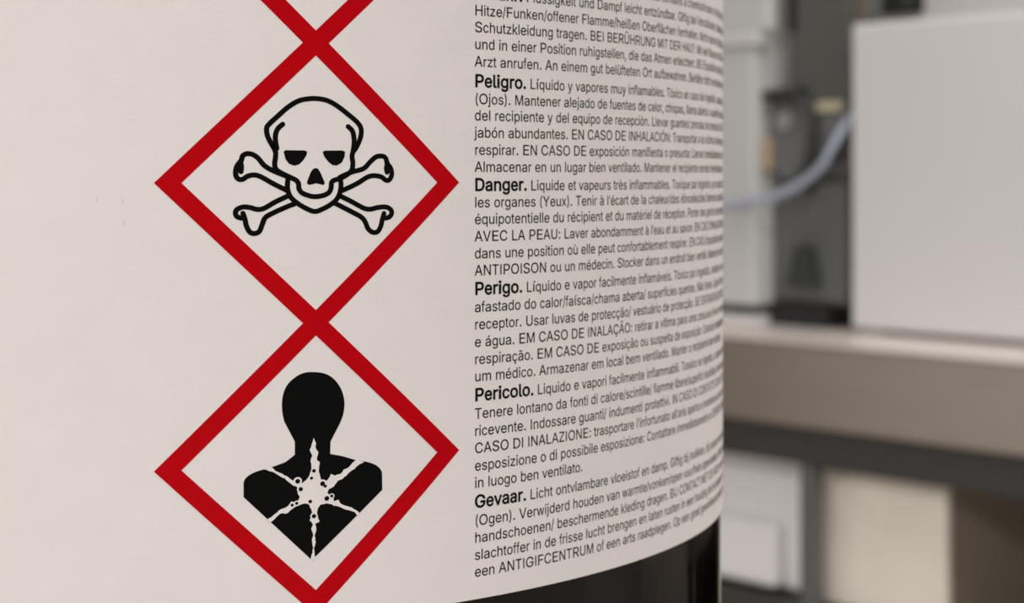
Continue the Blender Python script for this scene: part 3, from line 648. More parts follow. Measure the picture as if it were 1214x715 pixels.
S 447 256,-12 272,-10 306,-1 344,17 361,29 385,53 403,85 411,115 413,139 411,163 405,187 392,210 368,236 346,252 304,271 208,299 170,313 154,321 137,333 130,341 122,357 119,369 121,393 128,409 134,418 150,433 164,442 178,447 210,454 240,454 256,451 286,441 300,434 312,424 323,409 336,375 398,374 404,377 405,383 403,399 393,431 374,460 360,474 340,490 314,503 292,511 260,518 216,520 180,516 144,505 126,498 92,474 72,452 58,427 49,397 47,369 49,349 56,325 70,301 94,276 114,263 152,245 260,213 296,200 319,185 332,172 337,163 341,147 341,131 337,113 325,93 311,79 292,68 268,59 244,54 204,54 190,56 168,63 144,75 132,84 122,97 114,113 109,135 106,139 42,140 36,137 35,123 37,109 46,83 62,55 78,36 100,19 126,5 148,-3 188,-11|46,47,48 45,46,48 45,48,49 44,45,49 44,49,50 43,44,50 43,50,51 42,43,51 41,42,51 41,51,52 40,41,29 29,41,28 28,41,52 40,29,30 27,28,52 27,52,53 40,30,31 26,27,53 25,26,53 40,31,32 40,32,33 24,25,53 39,40,33 24,53,54 39,33,34 23,24,54 39,34,35 22,23,54 38,39,35 22,54,55 21,22,55 37,38,35 36,37,35 20,21,55 20,55,56 19,20,56 19,56,57 18,19,57 17,18,57 17,57,58 16,17,58 15,16,58 15,58,59 14,15,59 14,59,60 13,14,60 13,60,61 12,13,61 12,61,62 11,12,62 11,62,63 10,11,63 10,63,64 9,10,64 9,64,65 9,65,66 8,9,66 8,66,67 8,67,68 83,84,85 7,8,68 82,83,85 82,85,86 81,82,86 7,68,69 81,86,87 6,7,69 6,69,70 80,81,87 80,87,88 79,80,88 6,70,71 5,6,71 78,79,88 78,88,89 5,71,72 77,78,89 5,72,73 76,77,89 5,73,74 75,76,89 75,89,90 5,74,75 5,75,90 4,5,90 4,90,91 3,4,91 3,91,92 2,3,92 2,92,93 1,2,93 1,93,94 0,1,94
T 449 254,-5 258,-4 261,0 261,444 266,447 418,448 421,454 421,506 418,512 36,513 30,510 29,454 32,448 184,447 188,444 189,2 192,-4|8,9,10 7,8,10 7,10,11 6,7,11 5,6,11 5,11,12 4,5,12 4,12,13 3,4,13 3,13,14 2,3,14 2,14,15 2,15,16 1,2,16 0,1,16
U 517 288,-11 304,-9 332,-3 364,10 397,32 420,55 436,78 448,102 456,128 461,156 461,506 458,512 396,513 392,512 389,508 389,172 380,132 368,108 362,99 338,77 320,67 296,59 260,55 222,59 208,63 186,73 172,83 153,102 136,134 129,162 129,508 126,512 122,513 62,513 56,510 55,344 57,334 57,236 55,226 55,176 57,146 64,116 72,96 86,70 102,49 124,30 148,13 174,1 202,-7 226,-11|11,12,13 31,32,33 31,33,34 10,11,13 10,13,14 30,31,34 30,34,35 10,14,15 29,30,35 9,10,15 29,35,36 29,36,37 29,37,38 29,38,39 29,39,40 9,15,16 28,29,40 8,9,16 28,40,41 27,28,41 8,16,17 7,8,17 27,41,42 7,17,18 6,7,18 26,27,42 6,18,19 26,42,43 25,26,43 5,6,19 5,19,20 24,25,43 24,43,44 5,20,21 23,24,44 5,21,22 22,23,44 4,5,22 4,22,44 4,44,45 3,4,45 3,45,46 3,46,47 2,3,47 2,47,48 1,2,48 1,48,49 0,1,49
V 480 274,-5 278,-4 283,0 465,500 467,508 464,512 398,513 392,511 389,506 290,222 245,80 240,74 199,202 89,510 82,513 20,513 14,510 14,504 16,496 198,2 202,-4|5,6,7 13,14,15 13,15,16 4,5,7 4,7,8 12,13,16 12,16,17 3,4,8 3,8,9 12,17,18 2,3,9 12,18,19 2,9,10 11,12,19 2,10,11 2,11,19 2,19,20 1,2,20 0,1,20
W 686 228,-5 235,-2 329,346 340,398 342,403 345,400 362,326 450,1 454,-4 458,-5 526,-5 532,-3 537,6 669,488 673,506 672,510 666,513 606,513 602,512 598,506 524,220 495,96 492,93 490,96 473,172 385,506 381,512 376,513 304,512 298,496 216,184 197,100 194,92 192,91 159,232 87,510 80,513 16,512 14,508 14,500 148,8 154,-4|15,16,17 15,17,18 26,27,28 35,36,37 15,18,19 25,26,28 25,28,29 35,37,38 14,15,19 34,35,38 34,38,39 13,14,19 13,19,20 24,25,29 34,39,40 24,29,5 5,29,4 4,29,30 12,13,20 3,4,30 24,5,6 2,3,30 1,2,30 24,6,7 33,34,40 12,20,21 1,30,31 23,24,7 1,31,32 12,21,22 22,23,7 12,22,7 1,32,33 1,33,40 1,40,41 11,12,7 11,7,8 0,1,41 10,11,8 10,8,9
Y 472 264,-5 271,-2 272,206 453,496 459,506 456,512 384,513 376,509 288,366 264,326 239,278 236,277 234,278 197,346 95,510 88,513 20,513 14,510 14,504 20,494 199,208 199,2 202,-4|5,6,7 14,15,16 14,16,17 4,5,7 13,14,17 13,17,18 4,7,8 3,4,8 13,18,19 2,3,8 13,19,20 2,8,9 12,13,20 2,9,10 2,10,11 11,12,20 2,11,20 2,20,21 1,2,21 1,21,22 0,1,22
Z 438 396,-5 402,-2 403,54 402,58 398,61 128,60 126,62 181,138 400,460 401,506 398,512 44,513 38,510 37,454 38,450 42,447 268,447 278,449 306,449 310,448 312,446 274,394 40,52 37,44 37,2 40,-4|10,11,12 9,10,12 9,12,13 8,9,13 7,8,20 20,8,19 19,8,18 18,8,13 18,13,14 18,14,17 17,14,15 16,17,15 7,20,21 7,21,22 6,7,22 5,6,22 3,4,5 3,5,22 2,3,22 1,2,22 1,22,23 1,23,24 1,24,25 0,1,25
a 389 184,-12 212,-5 230,3 251,17 270,39 272,39 273,35 273,3 276,-3 334,-4 339,-3 341,1 341,257 337,293 331,313 321,331 298,356 278,370 248,382 208,388 176,388 132,380 110,372 86,357 63,337 50,319 38,295 38,289 42,286 86,273 100,271 105,273 114,289 122,299 142,314 160,322 180,326 208,326 228,322 249,311 261,297 269,279 271,265 271,251 266,242 260,237 234,231 150,220 112,212 94,206 76,198 62,188 44,169 36,157 28,129 27,87 34,61 42,45 53,29 64,19 80,7 96,-1 132,-11 150,51 134,55 112,67 100,85 96,107 100,125 108,138 124,150 162,162 228,171 266,180 270,179 271,131 269,119 263,101 250,83 240,73 226,63 202,53 188,50|18,19,20 18,20,21 17,18,21 17,21,22 17,22,23 16,17,23 16,23,24 15,16,24 15,24,36 36,24,25 14,15,37 37,15,36 14,37,38 35,36,25 14,38,39 34,35,25 34,25,26 33,34,26 13,14,39 13,39,40 32,33,26 13,40,41 32,26,27 12,13,41 31,32,27 31,27,28 31,28,29 12,41,42 30,31,29 12,42,43 11,12,43 11,43,44 11,44,45 11,45,74 74,45,46 74,46,47 74,47,73 73,47,48 73,48,49 73,49,50 73,50,51 73,51,52 72,73,52 11,74,75 71,72,52 71,52,53 70,71,53 70,53,54 69,70,54 68,69,54 11,75,76 68,54,55 67,68,55 11,76,77 66,67,55 11,77,78 66,55,56 65,66,56 11,78,79 11,79,5 5,79,80 64,65,56 5,80,81 64,56,57 63,64,57 5,81,82 82,63,57 5,82,57 5,57,4 4,57,58 11,5,6 3,4,58 11,6,7 3,58,59 3,59,60 2,3,60 2,60,61 11,7,8 1,2,61 10,11,8 1,61,62 9,10,8 0,1,62
b 424 255,-11 275,-7 297,1 315,11 336,28 363,62 377,90 385,112 393,158 394,218 385,264 369,304 349,335 329,355 313,366 277,382 241,389 217,389 189,384 169,376 152,366 133,347 123,333 119,332 117,510 111,513 53,513 49,510 48,506 48,428 50,418 50,92 48,82 48,2 50,-2 55,-3 113,-2 116,4 116,46 119,48 139,23 155,9 175,-3 203,-11 209,51 185,57 169,65 151,81 138,98 130,114 120,150 118,166 118,216 124,248 132,268 146,292 158,304 177,316 193,322 205,325 237,325 255,320 271,312 288,298 301,282 311,262 321,226 324,210 323,168 319,142 311,116 297,90 287,77 269,63 251,55 229,51|24,25,26 24,26,27 23,24,27 23,27,28 23,28,29 23,29,30 23,30,31 15,16,17 15,17,18 15,18,19 14,15,19 14,19,20 13,14,20 13,20,21 12,13,21 12,21,22 11,12,60 60,12,22 60,22,23 60,23,59 59,23,58 58,23,57 57,23,56 56,23,55 55,23,54 54,23,31 11,60,61 11,61,62 11,62,63 10,11,63 10,63,64 10,64,65 53,54,31 9,10,65 9,65,66 52,53,31 9,66,67 8,9,67 51,52,31 8,67,68 8,68,69 50,51,31 7,8,69 49,50,31 7,69,70 7,70,71 48,49,31 6,7,71 47,48,31 47,31,32 5,6,71 5,71,72 47,32,33 46,47,39 39,47,33 5,72,73 45,46,39 5,73,74 4,5,74 44,45,39 4,74,75 4,75,44 4,44,39 4,39,40 38,39,33 37,38,33 3,4,40 3,40,41 2,3,41 2,41,42 36,37,33 36,33,34 1,2,42 35,36,34 1,42,43 0,1,43
c 396 232,-11 246,-9 270,-3 296,9 316,23 340,47 353,66 367,100 364,106 358,108 304,121 300,118 295,104 284,85 262,65 234,53 220,51 196,51 174,55 150,68 130,87 114,116 106,140 101,166 101,210 105,234 114,260 124,280 139,300 156,312 172,320 192,325 224,325 248,318 267,308 282,293 289,284 298,263 304,259 312,259 358,271 364,276 365,280 361,294 351,314 333,338 322,349 286,372 258,382 238,387 194,389 164,384 134,374 106,358 78,333 60,308 44,274 33,234 31,218 31,158 33,142 44,102 58,72 80,41 110,15 140,-1 178,-11|49,50,51 48,49,51 48,51,52 47,48,52 47,52,53 46,47,53 46,53,54 45,46,54 44,45,32 32,45,54 32,54,31 31,54,55 44,32,33 30,31,55 29,30,55 44,33,34 43,44,34 28,29,55 43,34,35 28,55,56 27,28,56 42,43,35 42,35,36 42,36,37 41,42,37 26,27,56 40,41,37 26,56,57 39,40,37 39,37,38 25,26,57 24,25,57 24,57,58 24,58,59 23,24,59 22,23,59 22,59,60 22,60,61 21,22,61 9,10,11 9,11,12 20,21,61 8,9,12 7,8,12 7,12,13 20,61,62 6,7,13 19,20,62 6,13,14 19,62,63 18,19,63 5,6,14 5,14,15 17,18,63 5,15,16 5,16,17 5,17,63 4,5,63 4,63,64 3,4,64 3,64,65 2,3,65 2,65,66 1,2,66 0,1,66
d 424 220,-11 250,-3 275,14 306,48 308,48 309,46 309,4 312,-2 368,-3 374,0 375,506 372,512 314,513 308,510 306,332 302,333 293,346 276,363 248,380 234,385 208,389 166,387 132,376 112,366 96,355 68,324 58,308 44,278 36,250 31,222 31,156 40,112 50,84 72,47 88,29 102,18 128,1 150,-7 168,-11 192,51 174,55 156,63 138,77 124,96 110,126 103,152 101,166 101,214 108,246 116,268 137,300 154,312 176,322 190,325 222,325 244,318 265,306 275,296 289,276 301,246 307,214 307,166 301,132 293,110 283,92 266,73 252,63 228,53 212,51|11,12,13 10,11,13 10,13,14 9,10,14 19,20,21 19,21,22 18,19,22 17,18,22 17,22,23 17,23,24 16,17,24 16,24,25 15,16,25 14,15,25 9,14,59 59,14,58 58,14,57 57,14,56 56,14,55 55,14,54 54,14,53 53,14,25 52,53,25 52,25,26 51,52,26 50,51,26 50,26,27 49,50,27 49,27,28 48,49,28 48,28,29 9,59,60 47,48,29 47,29,30 9,60,61 46,47,30 9,61,62 45,46,30 45,30,31 44,45,31 9,62,63 43,44,31 43,31,32 9,63,64 42,43,32 9,64,4 4,64,65 42,32,33 41,42,33 4,65,66 4,66,67 40,41,33 39,40,33 4,67,68 4,68,39 4,39,3 3,39,33 9,4,5 2,3,33 2,33,34 9,5,6 2,34,35 2,35,36 1,2,36 9,6,7 1,36,37 8,9,7 0,1,37 0,37,38
e 404 240,-11 264,-7 296,5 325,24 345,44 359,64 369,90 367,94 362,96 314,108 306,109 300,104 295,92 283,76 262,61 230,51 196,51 170,57 144,71 127,88 116,106 106,132 101,152 102,162 104,164 368,165 374,168 375,216 369,260 359,290 339,326 322,345 286,370 262,380 216,389 190,389 154,382 128,372 97,352 68,320 50,288 40,262 31,218 31,156 35,130 46,96 60,68 77,44 88,33 116,11 136,1 160,-7 182,-11 104,225 101,230 108,256 120,280 134,298 144,306 164,318 186,325 204,327 224,325 240,320 260,310 272,301 291,274 299,254 303,234 302,227 298,225|33,34,35 33,35,36 33,36,37 32,33,37 32,37,38 31,32,38 31,38,39 30,31,61 61,31,39 30,61,62 60,61,39 29,30,62 29,62,63 59,60,39 29,63,64 59,39,40 58,59,40 29,64,65 57,58,40 29,65,66 56,57,40 28,29,66 56,40,41 55,56,41 28,66,67 55,41,42 27,28,67 54,55,42 27,67,68 27,68,69 53,54,42 27,69,70 27,70,53 27,53,42 27,42,43 26,27,24 24,27,43 25,26,24 23,24,43 22,23,43 22,43,44 21,22,44 20,21,44 20,44,45 9,10,11 8,9,11 19,20,45 8,11,12 7,8,12 19,45,46 6,7,12 6,12,13 5,6,13 18,19,46 5,13,14 17,18,46 17,46,47 4,5,14 4,14,15 16,17,47 4,15,16 4,16,47 3,4,47 3,47,48 3,48,49 2,3,49 2,49,50 1,2,50 1,50,51 0,1,51 0,51,52
f 254 138,-5 143,-4 145,0 146,320 150,323 226,323 230,326 231,330 230,380 224,383 147,384 145,388 146,426 148,438 154,452 168,465 184,469 208,469 224,465 230,468 245,516 243,524 234,528 212,533 168,533 154,530 124,518 110,509 98,497 90,486 84,474 77,450 76,385 72,383 8,383 4,382 2,378 1,348 4,328 6,324 72,323 77,320 77,2 80,-4|22,23,24 22,24,25 22,25,26 21,22,26 20,21,26 20,26,27 19,20,27 19,27,28 19,28,29 19,29,17 17,29,30 17,30,16 16,30,31 19,17,18 15,16,31 14,15,31 13,14,31 13,31,32 12,13,32 11,12,32 10,11,32 10,32,33 9,10,33 8,9,33 8,33,34 8,34,35 8,35,36 7,8,36 7,36,37 7,37,38 6,7,38 6,38,39 5,6,39 5,39,40 4,5,40 3,4,40 3,40,41 2,3,41 2,41,42 2,42,43 1,2,43 0,1,43
g 425 238,-153 254,-151 290,-141 318,-127 330,-118 356,-89 367,-69 375,-39 377,-15 377,375 374,382 312,381 309,375 309,333 308,330 306,330 278,362 255,377 244,382 212,388 180,388 154,384 122,372 95,353 68,323 52,297 46,283 38,259 31,223 31,157 38,123 48,95 68,61 86,41 110,23 146,7 180,1 208,0 236,5 264,17 281,29 302,54 306,55 307,-17 305,-31 299,-47 290,-61 281,-71 264,-81 242,-89 216,-94 196,-93 170,-89 154,-83 136,-73 116,-54 106,-40 100,-38 48,-67 50,-77 60,-93 88,-121 124,-141 150,-149 172,-153 198,63 174,67 148,79 133,91 118,113 106,145 101,169 101,213 108,247 114,263 122,279 136,298 150,310 164,318 186,324 206,326 234,322 252,314 264,306 282,288 295,265 301,249 307,219 309,189 305,153 299,129 291,111 274,89 258,77 246,71 224,65|18,19,20 18,20,21 18,21,22 9,10,11 17,18,22 9,11,12 16,17,22 8,9,12 8,12,13 16,22,23 15,16,23 15,23,24 8,13,14 8,14,15 8,15,86 86,15,85 85,15,84 84,15,83 83,15,82 82,15,81 81,15,80 80,15,24 79,80,24 78,79,24 78,24,25 77,78,25 76,77,25 75,76,25 75,25,26 75,26,27 74,75,27 73,74,27 73,27,28 8,86,87 72,73,28 72,28,29 8,87,88 71,72,29 8,88,89 70,71,29 70,29,30 8,89,90 69,70,30 8,90,91 69,30,31 68,69,31 8,91,92 68,31,32 67,68,32 8,92,42 42,92,93 66,67,32 42,93,94 42,94,95 65,66,32 42,95,65 42,65,32 42,32,33 8,42,43 41,42,33 40,41,33 40,33,34 39,40,34 39,34,35 38,39,35 38,35,36 37,38,36 7,8,43 7,43,44 7,44,45 56,57,58 6,7,45 55,56,58 6,45,46 54,55,58 6,46,47 54,58,59 5,6,47 5,47,48 53,54,59 53,59,60 5,48,49 52,53,60 4,5,49 4,49,50 51,52,60 50,51,60 50,60,61 4,50,61 3,4,61 3,61,62 2,3,62 1,2,62 1,62,63 1,63,64 0,1,64
h 410 111,-5 117,-2 118,236 122,260 132,284 153,307 165,315 179,320 201,325 219,325 233,322 257,312 267,305 277,292 287,270 292,248 292,-2 299,-5 355,-5 359,-4 361,0 362,254 357,288 347,318 329,346 305,368 285,378 267,384 237,389 201,387 173,378 157,370 142,360 123,339 119,337 118,506 117,510 113,513 55,513 50,512 48,508 48,426 50,416 50,92 48,82 48,2 51,-4|36,37,38 36,38,39 36,39,40 35,36,40 35,40,41 34,35,41 34,41,42 34,42,43 27,28,29 27,29,30 26,27,30 25,26,30 25,30,31 25,31,32 24,25,32 24,32,33 23,24,33 23,33,34 23,34,9 9,34,8 8,34,7 7,34,6 6,34,5 5,34,4 4,34,43 23,9,10 23,10,11 22,23,11 22,11,12 22,12,13 22,13,14 21,22,14 3,4,43 21,14,15 2,3,43 20,21,15 20,15,16 1,2,43 1,43,44 1,44,45 1,45,46 19,20,16 19,16,17 0,1,46 18,19,17
i 167 111,-5 116,-4 118,0 118,376 117,380 113,383 55,383 51,382 49,378 48,2 51,-4 93,439 105,443 122,458 128,466 130,476 130,490 128,500 117,515 103,524 93,527 69,526 55,519 41,502 38,492 38,474 41,464 53,449 71,440|4,5,6 4,6,7 4,7,8 3,4,8 3,8,9 2,3,9 2,9,10 1,2,10 0,1,10 19,20,21 19,21,22 18,19,22 18,22,23 17,18,23 17,23,24 16,17,24 16,24,25 15,16,25 14,15,25 14,25,26 13,14,26 13,26,27 12,13,27 12,27,28 11,12,28
j 167 28,-146 48,-141 76,-127 89,-117 99,-105 106,-91 115,-65 117,-51 117,377 116,381 112,384 56,384 52,383 49,379 49,-35 44,-55 39,-67 32,-74 16,-81 -8,-84 -12,-87 -13,-141 -10,-145 -2,-147 88,438 100,441 108,445 118,453 128,469 129,493 127,501 117,515 100,526 80,528 62,524 45,509 38,493 37,475 44,459 60,444 76,439|9,10,11 9,11,12 9,12,13 8,9,13 8,13,14 7,8,14 7,14,15 6,7,15 6,15,16 5,6,16 5,16,17 5,17,18 5,18,19 5,19,20 5,20,21 4,5,21 3,4,21 2,3,21 1,2,21 0,1,21 0,21,22 0,22,23 32,33,34 31,32,34 31,34,35 30,31,35 30,35,36 29,30,36 28,29,36 28,36,37 28,37,38 27,28,38 27,38,39 26,27,39 25,26,39 25,39,40 24,25,40
k 381 111,-5 117,-2 118,136 125,145 153,170 157,167 177,143 291,-3 297,-5 369,-5 373,-4 375,0 367,15 208,216 212,222 361,373 363,380 357,383 282,382 220,320 124,220 119,218 118,506 117,510 113,513 55,513 50,512 48,508 48,426 50,416 50,92 48,82 48,2 51,-4|23,24,25 23,25,26 23,26,27 22,23,27 22,27,28 21,22,28 21,28,29 21,29,30 16,17,18 16,18,19 15,16,19 14,15,19 14,19,20 13,14,20 13,20,21 13,21,30 12,13,4 4,13,30 12,4,5 3,4,30 12,5,6 2,3,30 12,6,7 1,2,30 1,30,31 1,31,32 11,12,7 1,32,33 10,11,7 0,1,33 10,7,8 9,10,8
l 222 62,0 158,0 158,509 62,509|0,1,2 0,2,3
m 610 111,-5 117,-2 118,246 120,262 130,288 149,309 169,320 197,327 219,324 235,319 245,312 261,294 269,272 270,2 272,-4 333,-5 339,-2 340,256 342,270 348,286 354,296 371,312 391,322 421,327 451,320 469,310 479,300 489,278 492,262 492,-2 499,-5 559,-4 562,2 562,260 557,298 549,322 539,340 519,363 499,376 485,382 463,388 437,391 401,386 387,382 363,370 347,359 336,348 319,326 315,328 301,353 283,371 263,382 241,389 219,391 199,389 171,380 153,370 141,361 121,337 117,336 116,376 113,382 50,382 48,376 48,320 50,310 50,70 48,60 48,2 51,-4|40,41,42 52,53,54 51,52,54 51,54,55 39,40,42 39,42,43 38,39,43 38,43,44 50,51,55 60,61,62 60,62,63 50,55,56 37,38,44 59,60,63 59,63,64 49,50,56 37,44,45 49,56,57 36,37,45 49,57,58 36,45,46 48,49,58 36,46,47 35,36,23 23,36,47 48,58,59 48,59,7 7,59,64 47,48,7 35,23,24 22,23,47 47,7,8 6,7,64 22,47,8 22,8,9 34,35,24 21,22,9 34,24,25 5,6,64 5,64,65 21,9,10 20,21,10 20,10,11 34,25,26 5,65,4 4,65,3 3,65,66 34,26,27 33,34,27 19,20,11 19,11,12 18,19,12 33,27,28 18,12,13 17,18,13 33,28,29 2,3,66 32,33,29 16,17,13 1,2,66 1,66,67 1,67,68 31,32,29 16,13,14 1,68,69 31,29,30 15,16,14 0,1,69
n 410 111,-5 117,-2 118,236 122,260 132,284 153,307 165,315 179,320 201,325 219,325 233,322 257,312 267,305 277,292 287,270 292,248 292,-2 299,-5 355,-5 361,-2 362,254 359,274 355,296 345,322 329,346 313,362 289,377 267,384 237,389 201,387 173,378 157,370 140,358 121,335 117,334 116,376 113,382 55,383 49,380 50,70 48,60 48,2 51,-4|27,28,29 27,29,30 26,27,30 36,37,38 35,36,38 35,38,39 26,30,31 25,26,31 34,35,39 25,31,32 24,25,32 24,32,33 23,24,33 23,33,34 23,34,9 9,34,8 8,34,7 7,34,6 6,34,5 5,34,4 4,34,3 3,34,39 23,9,10 22,23,10 22,10,11 22,11,12 22,12,13 21,22,13 21,13,14 20,21,14 20,14,15 2,3,39 19,20,15 19,15,16 1,2,39 1,39,40 1,40,41 1,41,42 18,19,16 18,16,17 0,1,42
o 415 232,-11 248,-9 270,-3 288,5 317,24 339,46 361,78 377,118 383,148 385,168 385,206 381,240 369,282 357,306 342,327 306,360 276,376 238,387 194,389 164,384 134,374 106,358 78,333 60,308 44,274 33,234 31,218 31,158 33,142 44,102 58,72 80,41 110,15 140,-1 178,-11 192,51 174,55 150,67 131,86 122,100 114,116 103,152 101,166 101,212 106,236 114,260 124,280 139,300 156,312 172,320 192,325 224,325 248,318 268,306 283,292 293,278 303,258 311,230 315,202 315,172 311,144 303,118 293,98 274,75 262,65 240,55 218,51|17,18,19 16,17,19 16,19,20 15,16,20 15,20,21 14,15,21 14,21,22 14,22,50 50,22,23 13,14,51 51,14,50 13,51,52 49,50,23 48,49,23 13,52,53 47,48,23 47,23,24 12,13,53 12,53,54 46,47,24 12,54,55 11,12,55 45,46,24 11,55,56 45,24,25 44,45,25 11,56,57 10,11,57 43,44,25 43,25,26 10,57,58 43,26,27 42,43,27 9,10,58 9,58,59 9,59,60 8,9,60 41,42,27 41,27,28 40,41,28 7,8,60 7,60,61 40,28,29 6,7,61 6,61,62 39,40,29 39,29,30 38,39,30 6,62,63 37,38,30 5,6,63 5,63,64 37,30,31 36,37,31 5,64,65 5,65,66 35,36,31 5,66,35 5,35,31 4,5,31 4,31,32 3,4,32 3,32,33 2,3,33 2,33,34 1,2,34 0,1,34
p 424 113,-146 117,-141 119,46 123,44 134,29 149,14 165,3 181,-5 211,-12 249,-12 263,-10 295,1 311,9 328,21 359,55 381,99 389,131 393,157 394,217 387,255 381,277 365,311 349,334 317,364 285,380 245,388 211,388 187,384 154,367 140,355 121,331 117,329 116,377 113,383 55,384 48,381 50,-49 48,-59 48,-139 49,-143 53,-146 93,-147 213,51 191,55 173,63 154,77 136,101 124,131 118,163 118,213 122,239 128,259 147,292 163,308 185,320 201,324 225,326 249,322 269,314 288,299 301,281 313,257 319,235 324,209 324,169 319,141 313,121 303,99 293,84 277,69 255,57 227,50|24,25,26 24,26,27 24,27,28 33,34,35 32,33,35 32,35,36 23,24,28 31,32,36 23,28,29 22,23,29 22,29,30 21,22,56 56,22,30 56,30,31 56,31,55 55,31,54 54,31,53 53,31,52 52,31,51 51,31,50 50,31,36 21,56,57 21,57,58 21,58,59 20,21,59 20,59,60 20,60,61 19,20,61 19,61,62 18,19,62 49,50,36 18,62,63 17,18,63 48,49,36 17,63,64 17,64,65 47,48,36 16,17,65 16,65,66 15,16,66 46,47,36 15,66,67 45,46,2 2,46,36 14,15,67 14,67,68 14,68,69 44,45,2 14,69,70 43,44,2 14,70,71 13,14,71 42,43,2 71,42,2 13,71,2 13,2,3 1,2,36 13,3,4 13,4,5 12,13,5 12,5,6 11,12,6 11,6,7 10,11,7 10,7,8 9,10,8 1,36,37 1,37,38 1,38,39 0,1,39 0,39,40 41,0,40
q 424 370,-146 374,-143 375,-139 374,381 368,384 312,383 309,377 308,329 304,331 285,355 273,365 256,376 238,384 212,388 180,388 146,382 130,376 100,357 73,331 58,307 46,283 40,265 31,221 31,157 36,127 48,89 66,55 98,20 114,9 130,1 162,-10 176,-12 216,-12 244,-5 260,3 276,14 291,29 302,44 306,46 307,-141 312,-146 350,-147 196,51 176,55 154,65 132,84 122,99 114,115 103,151 101,167 101,211 104,229 112,257 122,279 134,296 144,306 164,318 184,324 208,326 234,322 256,312 275,295 285,283 299,253 305,227 307,211 307,167 303,139 297,119 285,95 271,77 252,63 234,55 210,50|12,13,14 12,14,15 3,4,5 11,12,15 3,5,6 11,15,16 2,3,6 2,6,7 10,11,16 10,16,17 9,10,17 9,17,18 8,9,18 7,8,18 7,18,58 58,18,57 57,18,19 2,7,64 64,7,63 63,7,62 62,7,61 61,7,60 60,7,59 59,7,58 56,57,19 55,56,19 55,19,20 54,55,20 53,54,20 53,20,21 52,53,21 52,21,22 51,52,22 50,51,22 2,64,65 50,22,23 2,65,66 49,50,23 2,66,67 48,49,23 48,23,24 47,48,24 2,67,68 47,24,25 2,68,38 38,68,69 46,47,25 45,46,25 38,69,70 45,25,26 44,45,26 38,70,71 43,44,26 38,71,72 38,72,73 42,43,26 42,26,27 73,42,27 38,73,27 2,38,39 37,38,27 36,37,27 35,36,27 35,27,28 34,35,28 34,28,29 33,34,29 33,29,30 32,33,30 32,30,31 1,2,39 1,39,40 0,1,40 41,0,40
r 259 111,-5 117,-2 118,244 120,258 126,274 136,290 150,304 165,313 193,321 227,321 241,319 247,322 248,380 247,384 243,387 237,389 203,389 173,382 159,376 135,359 119,339 117,339 116,342 116,376 113,382 55,383 48,380 50,70 48,60 48,2 51,-4|14,15,16 14,16,17 13,14,17 12,13,17 24,25,26 12,17,18 23,24,26 11,12,18 23,26,27 11,18,19 22,23,27 11,19,20 21,22,27 11,20,21 11,21,8 8,21,7 7,21,6 6,21,5 5,21,4 4,21,3 3,21,27 10,11,9 9,11,8 2,3,27 1,2,27 1,27,28 1,28,29 1,29,30 0,1,30
s 365 210,-11 224,-9 250,-3 280,11 294,21 314,42 328,66 334,90 335,122 330,142 320,162 308,176 296,186 276,198 244,210 164,229 146,235 125,248 115,264 113,274 113,284 125,306 146,320 180,329 208,327 232,318 248,304 258,290 264,277 268,274 324,285 328,288 328,292 322,310 314,326 302,342 286,358 276,366 252,378 220,387 174,389 156,387 128,380 94,364 65,338 57,328 49,312 43,286 43,262 49,236 58,219 77,198 92,187 122,173 228,146 252,132 262,116 264,102 262,92 256,79 244,67 222,55 186,49 162,51 144,55 122,67 109,82 98,108 94,111 42,100 34,96 33,84 43,58 55,40 75,20 90,9 110,-1 152,-11|39,40,41 38,39,41 38,41,42 38,42,43 37,38,43 36,37,43 36,43,44 35,36,44 34,35,44 34,44,23 23,44,45 34,23,24 22,23,45 22,45,46 34,24,25 33,34,25 21,22,46 33,25,26 21,46,47 32,33,26 20,21,47 32,26,27 31,32,27 31,27,28 30,31,28 20,47,48 29,30,28 19,20,48 18,19,48 17,18,48 17,48,49 16,17,49 16,49,50 15,16,50 14,15,50 14,50,51 13,14,51 12,13,51 12,51,52 12,52,53 11,12,53 10,11,53 10,53,54 9,10,54 9,54,55 8,9,55 8,55,56 7,8,56 7,56,57 67,68,69 66,67,69 7,57,58 66,69,70 66,70,71 7,58,59 6,7,59 66,71,72 65,66,72 6,59,60 6,60,61 64,65,72 5,6,61 64,72,73 5,61,62 63,64,73 62,63,73 5,62,73 4,5,73 4,73,74 3,4,74 3,74,75 2,3,75 2,75,76 2,76,77 1,2,77 0,1,77
t 227 196,-7 212,-3 217,2 205,54 198,57 160,55 146,59 140,64 136,70 129,94 130,320 134,323 205,324 207,330 207,378 205,382 200,383 131,384 129,388 128,472 122,475 66,475 62,472 61,468 61,386 56,383 8,383 2,380 1,348 4,328 8,323 56,323 61,320 61,76 64,62 72,40 82,26 92,15 114,2 142,-6|19,20,21 19,21,22 18,19,22 18,22,23 18,23,24 17,18,24 17,24,25 16,17,25 15,16,25 15,25,26 15,26,27 14,15,27 14,27,28 13,14,28 13,28,29 12,13,29 12,29,30 11,12,30 10,11,31 31,11,30 10,31,32 9,10,32 9,32,33 8,9,33 8,33,34 7,8,34 6,7,34 6,34,35 5,6,35 3,4,5 3,5,35 2,3,35 2,35,36 2,36,37 2,37,38 1,2,38 1,38,39 0,1,39
